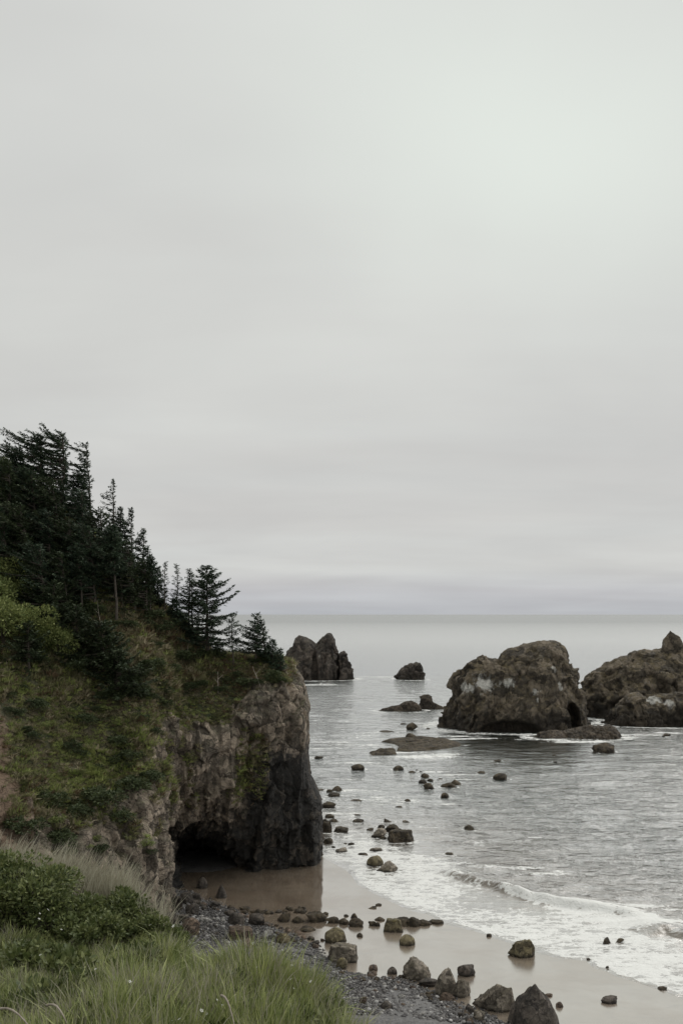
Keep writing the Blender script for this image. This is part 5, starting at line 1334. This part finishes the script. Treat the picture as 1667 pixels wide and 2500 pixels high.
# scrub clothing the upper slope and the cliff top
cnt = 0
for k in range(400):
    if cnt >= 95: break
    px, py = rg.uniform(60, 690), rg.uniform(1450, 1740)
    p, nrm_ = hill(px, py)
    if p is None or p.y > 104: continue
    if px > 420 and py > 1690: continue
    if px < 250 and py > 1640 : continue
    s = rg.uniform(.6, 1.25)
    sb = shrub('low_scrub', (p.x, p.y, p.z - .2), smd[cnt % 3], 'low dark scrub bush clothing the upper slope and cliff top', 'low scrub on the upper slope', rg.uniform(0, 6), (s * 1.2, s * 1.2, s * .75))
    by_landmark(sb, px, py, 'low dark scrub bush', HILL_MARKS)
    cnt += 1

# ------------------------------------------------------------------ grass
def tuft_mesh(name, nbl, hgt, spread, wdt, mat, seed, curve=.5, seg=3, tone=0.3, tip=.16, upright=0.0, wind=(-.15, 0)):
    rg = np.random.RandomState(seed)
    V, Fc, T = [], [], []
    b = 0
    for i in range(nbl):
        tb = rg.random() ** 2.5 * tone * 1.6
        a = rg.uniform(0, 2 * PI); r0_ = rg.random() ** .6 * spread * .5
        base = np.array([math.cos(a) * r0_, math.sin(a) * r0_, -.04])
        out = np.array([math.cos(a + rg.normal(0, .6)), math.sin(a + rg.normal(0, .6)), 0])
        hh = hgt * rg.uniform(.5, 1.15); cv_ = curve * rg.uniform(.3, 1.3) * (1 - upright)
        w_ = wdt * rg.uniform(.6, 1.3)
        side = np.array([-out[1], out[0], 0]) * w_ * .5
        tw = rg.uniform(-.8, .8)
        side = side * math.cos(tw) + out * w_ * .5 * math.sin(tw)
        for s in range(seg + 1):
            t_ = s / seg
            c = base + out * (hh * cv_ * t_ ** 1.7 + .04 * t_) + np.array([wind[0], wind[1], 0]) * hh * t_ ** 2 + np.array([0, 0, hh * (t_ - .45 * cv_ * t_ ** 2.4)])
            if s < seg:
                sw = side * (1 - .55 * t_)
                V += [c - sw, c + sw]; T += [tb + tip * t_] * 2
            else: V += [c]; T += [tb + tip]
        for s in range(seg - 1):
            q = b + s * 2
            Fc += [(q, q + 1, q + 3), (q, q + 3, q + 2)]
        q = b + (seg - 1) * 2
        Fc += [(q, q + 1, q + 2)]
        b += seg * 2 + 1
    return mesh_np(name, np.array(V), np.array(Fc), M[mat], True, {'tone': T})

def scatter(name, P, rot, scl, idx_, meshes, label):
    me = bpy.data.meshes.new(name)
    me.vertices.add(len(P)); me.vertices.foreach_set('co', np.asarray(P, np.float32).ravel())
    a = me.attributes.new('rot', 'FLOAT_VECTOR', 'POINT'); a.data.foreach_set('vector', np.asarray(rot, np.float32).ravel())
    a = me.attributes.new('scl', 'FLOAT_VECTOR', 'POINT'); a.data.foreach_set('vector', np.asarray(scl, np.float32).ravel())
    a = me.attributes.new('pick', 'INT', 'POINT'); a.data.foreach_set('value', np.asarray(idx_, np.int32))
    col_ = bpy.data.collections.new(name + '_kinds')
    for k, m_ in enumerate(meshes):
        o = bpy.data.objects.new('%s_kind' % name, m_); col_.objects.link(o)
    ng = bpy.data.node_groups.new(name + '_scatter', 'GeometryNodeTree')
    ng.interface.new_socket('Geometry', in_out='INPUT', socket_type='NodeSocketGeometry')
    ng.interface.new_socket('Geometry', in_out='OUTPUT', socket_type='NodeSocketGeometry')
    nds, lk = ng.nodes, ng.links
    gi = nds.new('NodeGroupInput'); go = nds.new('NodeGroupOutput')
    ci = nds.new('GeometryNodeCollectionInfo'); ci.inputs['Collection'].default_value = col_
    ci.inputs['Separate Children'].default_value = True; ci.inputs['Reset Children'].default_value = True
    ip = nds.new('GeometryNodeInstanceOnPoints'); ip.inputs['Pick Instance'].default_value = True
    def na(n_, t_):
        x = nds.new('GeometryNodeInputNamedAttribute'); x.data_type = t_; x.inputs['Name'].default_value = n_
        return x.outputs['Attribute']
    lk.new(gi.outputs[0], ip.inputs['Points']); lk.new(ci.outputs[0], ip.inputs['Instance'])
    lk.new(na('pick', 'INT'), ip.inputs['Instance Index'])
    e2r = nds.new('FunctionNodeEulerToRotation'); lk.new(na('rot', 'FLOAT_VECTOR'), e2r.inputs[0])
    lk.new(e2r.outputs[0], ip.inputs['Rotation']); lk.new(na('scl', 'FLOAT_VECTOR'), ip.inputs['Scale'])
    lk.new(ip.outputs[0], go.inputs[0])
    o = link(name, me)
    md = o.modifiers.new('scatter', 'NODES'); md.node_group = ng
    tag(o, label, kind='stuff')
    return o

# hill grass: sample the headland mesh where plants grow
rgn = np.random.RandomState(77)
Vh = HP; tr_ = tri
a_, b_, c_ = Vh[tr_[:, 0]], Vh[tr_[:, 1]], Vh[tr_[:, 2]]
cr = np.cross(b_ - a_, c_ - a_); area = np.linalg.norm(cr, axis=1) / 2
vegv = 1 - rk
vt = vegv[tr_].mean(1) * (1 - soil[tr_].mean(1))
cen = (a_ + b_ + c_) / 3
front = (cen[:, 1] < 112) & (cen[:, 0] > -42) & (cen[:, 2] > 1)
patch = 0.40 + sstep(fbm(cen, .55, 4, .65, 401), -.25, .1)
gcx = cen[:, 0] / cen[:, 1] * F + 833.5
wgt = area * front * np.clip(vt * 1.0 * patch + 0.50 * sstep(fbm(cen * np.array([1, 1, .5]), .5, 3, .6, 409), .12, .35) * (cen[:, 2] > 7) * (gcx < 655) * (gcx > 240), 0, 1)
NH = 42000
pick = rgn.choice(len(tr_), NH, p=wgt / wgt.sum())
r1_, r2_ = rgn.random(NH), rgn.random(NH)
fl = r1_ + r2_ > 1; r1_[fl] = 1 - r1_[fl]; r2_[fl] = 1 - r2_[fl]
Pg = a_[pick] + (b_[pick] - a_[pick]) * r1_[:, None] + (c_[pick] - a_[pick]) * r2_[:, None]
rot = np.stack([rgn.normal(0, .25, NH) + .25, rgn.normal(0, .25, NH), rgn.uniform(0, 6.28, NH)], 1)
sz = rgn.uniform(.6, 1.35, NH) * (0.6 + .7 * sstep(fbm(Pg, .3, 3, .6, 402), -.4, .4))
hk = [tuft_mesh('hill_tuft', 36, .34, .62, .070, mt_, 500 + i, .8, 2, tone=.35, tip=.04) for i, mt_ in enumerate(['hill_grass'] * 3 + ['hill_straw'] * 2 + ['hill_green'] * 2 + ['hill_brown'] * 2)]
gpx = Pg[:, 0] / Pg[:, 1] * F + 833.5; gpy = HOR + (H - Pg[:, 2]) / Pg[:, 1] * F
def blob(cx, cy, rx, ry): return np.exp(-((gpx - cx) / rx) ** 2 - ((gpy - cy) / ry) ** 2)
nz_ = fbm(Pg, .5, 4, .6, 403)
wS = .25 + 1.6 * blob(350, 1640, 70, 110) + 1.0 * blob(180, 1720, 110, 50) + .9 * sstep(nz_, .1, .45)
wG = .25 + 2.2 * blob(250, 1850, 110, 90) + .8 * blob(60, 1680, 60, 60) + .9 * sstep(-nz_, .1, .45)
wB = .12 + 1.5 * blob(400, 1530, 100, 55) + 1.2 * blob(560, 1650, 120, 35) + .6 * sstep(fbm(Pg, .7, 3, .6, 404), .1, .4)
wN = np.full(NH, 1.1)
W4 = np.stack([wN, wS, wG, wB], 1); W4 = np.cumsum(W4 / W4.sum(1, keepdims=True), 1)
fam = (rgn.random(NH)[:, None] > W4).sum(1).clip(0, 3)
sub_ = np.where(fam == 0, rgn.randint(0, 3, NH), np.where(fam == 1, rgn.randint(3, 5, NH), np.where(fam == 2, rgn.randint(5, 7, NH), rgn.randint(7, 9, NH))))
scatter('slope_grass', Pg, rot, np.repeat(sz[:, None], 3, 1), sub_, hk, 'rough grass and herbs covering the headland slope')

# foreground grass
NFG = 12500
xs_ = rgn.uniform(-9.5, 1.2, NFG * 3); ys_ = rgn.uniform(6.5, 22, NFG * 3)
PP = np.stack([xs_, ys_], 1)
zb, db = bank_z(PP)
pxs = xs_ / ys_ * F + 833.5
keep = (db > -0.9) & ~((pxs < 330) & (ys_ > 14.3)) & (pxs > -160) & (rgn.random(len(xs_)) < np.clip(0.30 + ys_ / 22, 0, 1)) & (rgn.random(len(xs_)) < .35 + .65 * sstep(fbm(np.concatenate([PP, np.zeros((len(PP), 1))], 1), 1.6, 3, .6, 420), -.35, .1))
PP, zb, db, pxs = PP[keep][:NFG], zb[keep][:NFG], db[keep][:NFG], pxs[keep][:NFG]
n_ = len(PP)
P3_ = np.concatenate([PP, np.zeros((n_, 1))], 1)
hn = sstep(fbm(P3_, .55, 3, .6, 411), -.45, .45)
hsc = (0.34 + .68 * hn)
leftb = sstep(PP[:, 0], -2.2, -3.2)
hsc = hsc * (1 - .22 * leftb)
right = sstep(PP[:, 0], -1.7, -.7) * sstep(PP[:, 1], 8, 11)
hsc = hsc * (1 + .18 * right)
dip = np.exp(-((PP[:, 0] + 2.0) / .45) ** 2) * sstep(PP[:, 1], 11.5, 13)
hsc = hsc * (1 - .4 * dip)
rot = np.stack([rgn.normal(0, .24, n_), rgn.normal(0, .24, n_), rgn.uniform(0, 6.28, n_)], 1)
fk = ([tuft_mesh('bank_tuft', 30, .50, .30, .021, 'fg_grass', 600 + i, .95, 4, tone=.35) for i in range(5)]
      + [tuft_mesh('bank_tuft_dark', 30, .34, .32, .028, 'fg_dark', 610 + i, .95, 4, tone=.2) for i in range(3)]
      + [tuft_mesh('bank_tuft_tall', 22, .70, .20, .015, 'fg_grass', 620 + i, .26, 4, tone=.45) for i in range(3)]
      + [tuft_mesh('bank_tuft_dry', 14, .74, .20, .012, 'fg_dry', 640 + i, .22, 4, tone=.3) for i in range(2)])
r_ = rgn.random(n_)
dkp = sstep(fbm(P3_, 1.1, 3, .6, 412), -.05, .25)
dryp = .16 * sstep(fbm(P3_, 1.4, 3, .6, 413), .0, .3)
pk = np.where(r_ < .62 - dryp - .28 * right, np.where(rgn.random(n_) < .20 + .75 * dkp, rgn.randint(5, 8, n_), rgn.randint(0, 5, n_)), np.where(r_ < .92 - dryp * 1.5 - .05 * right, rgn.randint(8, 11, n_), rgn.randint(11, 13, n_)))
scatter('bank_grass', np.concatenate([PP, zb[:, None]], 1), rot, hsc[:, None] * rgn.uniform(.8, 1.2, (n_, 1)) * np.ones((1, 3)), pk, fk, 'long green grass on the near bank')

# dry pale stalks along the left crest
nd = 520
t_ = rgn.random(nd)
cpx = np.interp(t_, [0, .75, 1], [-40, 300, 440]); cY = np.interp(t_, [0, .75, 1], [17.9, 16.6, 15.6]) + rgn.normal(0, .30, nd)
ex = (cpx - 833.5) / F * cY; ey = cY
zd, dd_ = bank_z(np.stack([ex, ey], 1))
dk_ = [tuft_mesh('dry_tuft', 16, .85, .30, .012, 'fg_dry', 660 + i, .22, 4, tone=.5, wind=(.22, 0)) for i in range(4)]
ok = dd_ > -.9
scatter('dry_grass', np.stack([ex, ey, zd], 1)[ok], np.stack([rgn.normal(0, .2, nd), rgn.normal(0, .2, nd) , rgn.normal(0, .5, nd)], 1)[ok], np.repeat(rgn.uniform(.5, 1.2, (nd, 1)), 3, 1)[ok], rgn.randint(0, 4, nd)[ok], dk_, 'pale dry grass stalks along the crest of the bank')

# near bushes
def bank_pt(px, Y):
    x = (px - 833.5) / F * Y
    z_, _ = bank_z(np.array([[x, Y]]))
    return (x, Y, float(z_[0]))
nb_ = [shrub_meshes(1.9, 1.15, 240, .075, 9500, 'salal', 30, rr=(.12, .24)), shrub_meshes(1.1, .8, 241, .07, 4600, 'salal', 18, rr=(.14, .26)), shrub_meshes(1.0, .6, 242, .065, 3600, 'salal', 15, rr=(.14, .26))]
NB = 'glossy leaved bushes on the near bank'
shrub('leafy_shrub', bank_pt(40, 15.2), nb_[0], 'large glossy leaved bush on the near bank at the left edge', NB, 0, (.95, .9, .88))
shrub('leafy_shrub', bank_pt(-120, 15.0), nb_[0], 'glossy leaved bush mostly cut off by the left edge', NB, 2.0, (1, 1, .95))
shrub('leafy_shrub', bank_pt(165, 15.0), nb_[1], 'glossy leaved bush sloping down from the large one', NB, .5, (1, 1, .85))
shrub('leafy_shrub', bank_pt(210, 14.5), nb_[2], 'leafy bush at the foot of the large one above the long grass', NB, .9, (.9, .9, .9))
shrub('leafy_shrub', bank_pt(285, 15.6), nb_[1], 'smaller bush right of the gap filled with dry stalks', NB, 1.5, (.85, .85, .85))
shrub('leafy_shrub', bank_pt(350, 15.3), nb_[2], 'low bush trailing down towards the shingle', NB, .2, (.9, .9, .8))
shrub('leafy_shrub', bank_pt(400, 14.8), nb_[2], 'lowest bush at the tip of the bank before the shingle', NB, 2.2, (.6, .6, .6))
# broad leaved herbs between the grasses
hm = [shrub_meshes(.55, .34, 260 + i, .085, 420, 'salal', 5) for i in range(3)]
rg = random.Random(21)
herb = [(75, 13.2), (110, 13.0), (50, 12.7), (640, 11.4), (600, 11.9), (665, 10.9), (560, 11.5), (620, 12.5), (700, 11.6), (740, 10.6), (250, 10.2), (500, 10.4), (420, 12.3), (330, 13.6), (150, 11.2), (690, 12.9), (560, 13.2)]
herb += [(rg.uniform(20, 780), rg.uniform(9.8, 13.4)) for _ in range(52)]
for i, (px, Y) in enumerate(herb):
    s = rg.uniform(.8, 1.35)
    r = shrub('broad_leaved_herb', bank_pt(px, Y), hm[i % 3], 'broad leaved herb growing among the long grass of the bank', 'broad leaved herbs in the bank grass', rg.uniform(0, 6), (s, s, s))
    r['category'] = 'plant'
    bx, by_, bz_ = bank_pt(px, Y); by_landmark(r, px, HOR + (H - bz_ - .2) / by_ * F, 'broad leaved herb', BANK_MARKS)
# little white flowers
fv = []
for a in range(5):
    an = a * 2 * PI / 5
    fv.append(((math.cos(an) * .005, math.sin(an) * .005, 0), (math.cos(an), math.sin(an), .25)))
S = np.array([f[0] for f in fv]); D = unit(np.array([f[1] for f in fv]))
V, Fq = diamonds(S, D, np.full(5, .035), np.full(5, .026), np.tile([0, 0, 1.], (5, 1)))
petal = mesh_np('petals', V, Fq, M['flower'], False)
Vt, Ft = tubes([np.array([(0, 0, -.5), (.01, 0, -.2), (0, 0, 0)])], [np.array([.003, .003, .002])], 4)
stalk = mesh_np('stalk', Vt, Ft, M['fg_grass'], True)
for i in range(26):
    px, Y = rg.uniform(40, 760), rg.uniform(10, 14.5)
    x, y, z_ = bank_pt(px, Y)
    f = empty('white_flower', (x, y, z_ + .52)); f.rotation_euler = (rg.uniform(.3, .9), rg.uniform(-.3, .3), rg.uniform(0, 6)); sc_ = rg.uniform(.4, .75); f.scale = (sc_,) * 3
    tag(f, 'tiny white flower on a thin stalk in the bank grass', 'flower', 'white flowers in the bank grass')
    link('petals', petal, f); link('stalk', stalk, f)
    by_landmark(f, px, HOR + (H - z_ - .5) / y * F, 'tiny white flower', BANK_MARKS)
# dead twigs in the grass
def twig(a, b, lab):
    a, b = np.array(a), np.array(b)
    s_ = np.linspace(0, 1, 7)[:, None]
    pth = (b - a) * s_ + np.array([0, 0, .08]) * np.sin(s_ * PI)
    V, Fq = tubes([pth], [np.linspace(.014, .006, 7)], 6)
    tag(link('dead_twig', mesh_np('dead_twig', V, Fq, M['dead'], True), None, tuple(a)), lab, 'twig', 'dead twigs in the bank grass')
twig(Wp(-10, 2465, 9.6), Wp(75, 2510, 9.2), 'bleached twig arching out of the grass at the bottom left corner')
twig(Wp(115, 2455, 9.9), Wp(165, 2500, 9.6), 'pale broken twig leaning in the grass near the bottom left')
twig(Wp(540, 2430, 10.2), Wp(572, 2500, 9.9), 'brown dead stalk leaning in the grass at bottom centre')

# ------------------------------------------------------------------ pebbles
npb = 26000
px_ = rgn.uniform(400, 1330, npb * 2); py_ = 2165 + 345 * rgn.random(npb * 2) ** .8
Yq = H * F / (py_ - HOR) ; xq_ = (px_ - 833.5) / F * Yq
PQ = np.stack([xq_, Yq], 1)
gq, dq, dsq = ground(PQ)
pm = sstep(-dsq + .7 * fbm(np.concatenate([PQ, np.zeros((len(PQ), 1))], 1), .8, 3, .6, 430), -.5, .6)
ok = rgn.random(len(PQ)) < pm
PQ, gq = PQ[ok][:npb], gq[ok][:npb]
n_ = len(PQ)
def pebble_mat():
    m, t, out = new_mat('pebbles')
    rnd = t.n('ShaderNodeObjectInfo').outputs['Random']
    pos = t.n('ShaderNodeNewGeometry').outputs['Position']
    col = t.ramp(rnd, [(0, (0.018, 0.017, 0.018)), (.40, (0.038, 0.035, 0.034)), (.66, (0.075, 0.068, 0.063)), (.85, (0.12, 0.115, 0.11)), (.94, (0.26, 0.255, 0.245)), (1, (.42, .41, .40))])
    col = t.mix(t.mr(t.noise(pos, .35, 3, .6), .4, .65, 0, .5), col, (0.04, 0.037, 0.036))
    p = t.n('ShaderNodeBsdfPrincipled', {'Base Color': col, 'Roughness': 0.55})
    t.set(out.inputs[0], p.outputs[0])
    return m
M['pebble'] = pebble_mat()
pk_ = [boulder_mesh('pebble', k_, 4000 + i * 11, 2, M['pebble']) for i, k_ in enumerate(('round', 'round', 'block', 'angular'))]
rad = rgn.uniform(.035, .085, n_) * (1 + 1.1 * (rgn.random(n_) < .08))
scatter('shingle_pebbles', np.concatenate([PQ, gq[:, None] + rad[:, None] * .2], 1), np.stack([rgn.normal(0, .3, n_), rgn.normal(0, .3, n_), rgn.uniform(0, 6.28, n_)], 1),
        rad[:, None] * np.stack([np.ones(n_), rgn.uniform(.7, 1, n_), rgn.uniform(.45, .8, n_)], 1), rgn.randint(0, 4, n_), pk_, 'dark and grey pebbles of the shingle')
settle_labels()
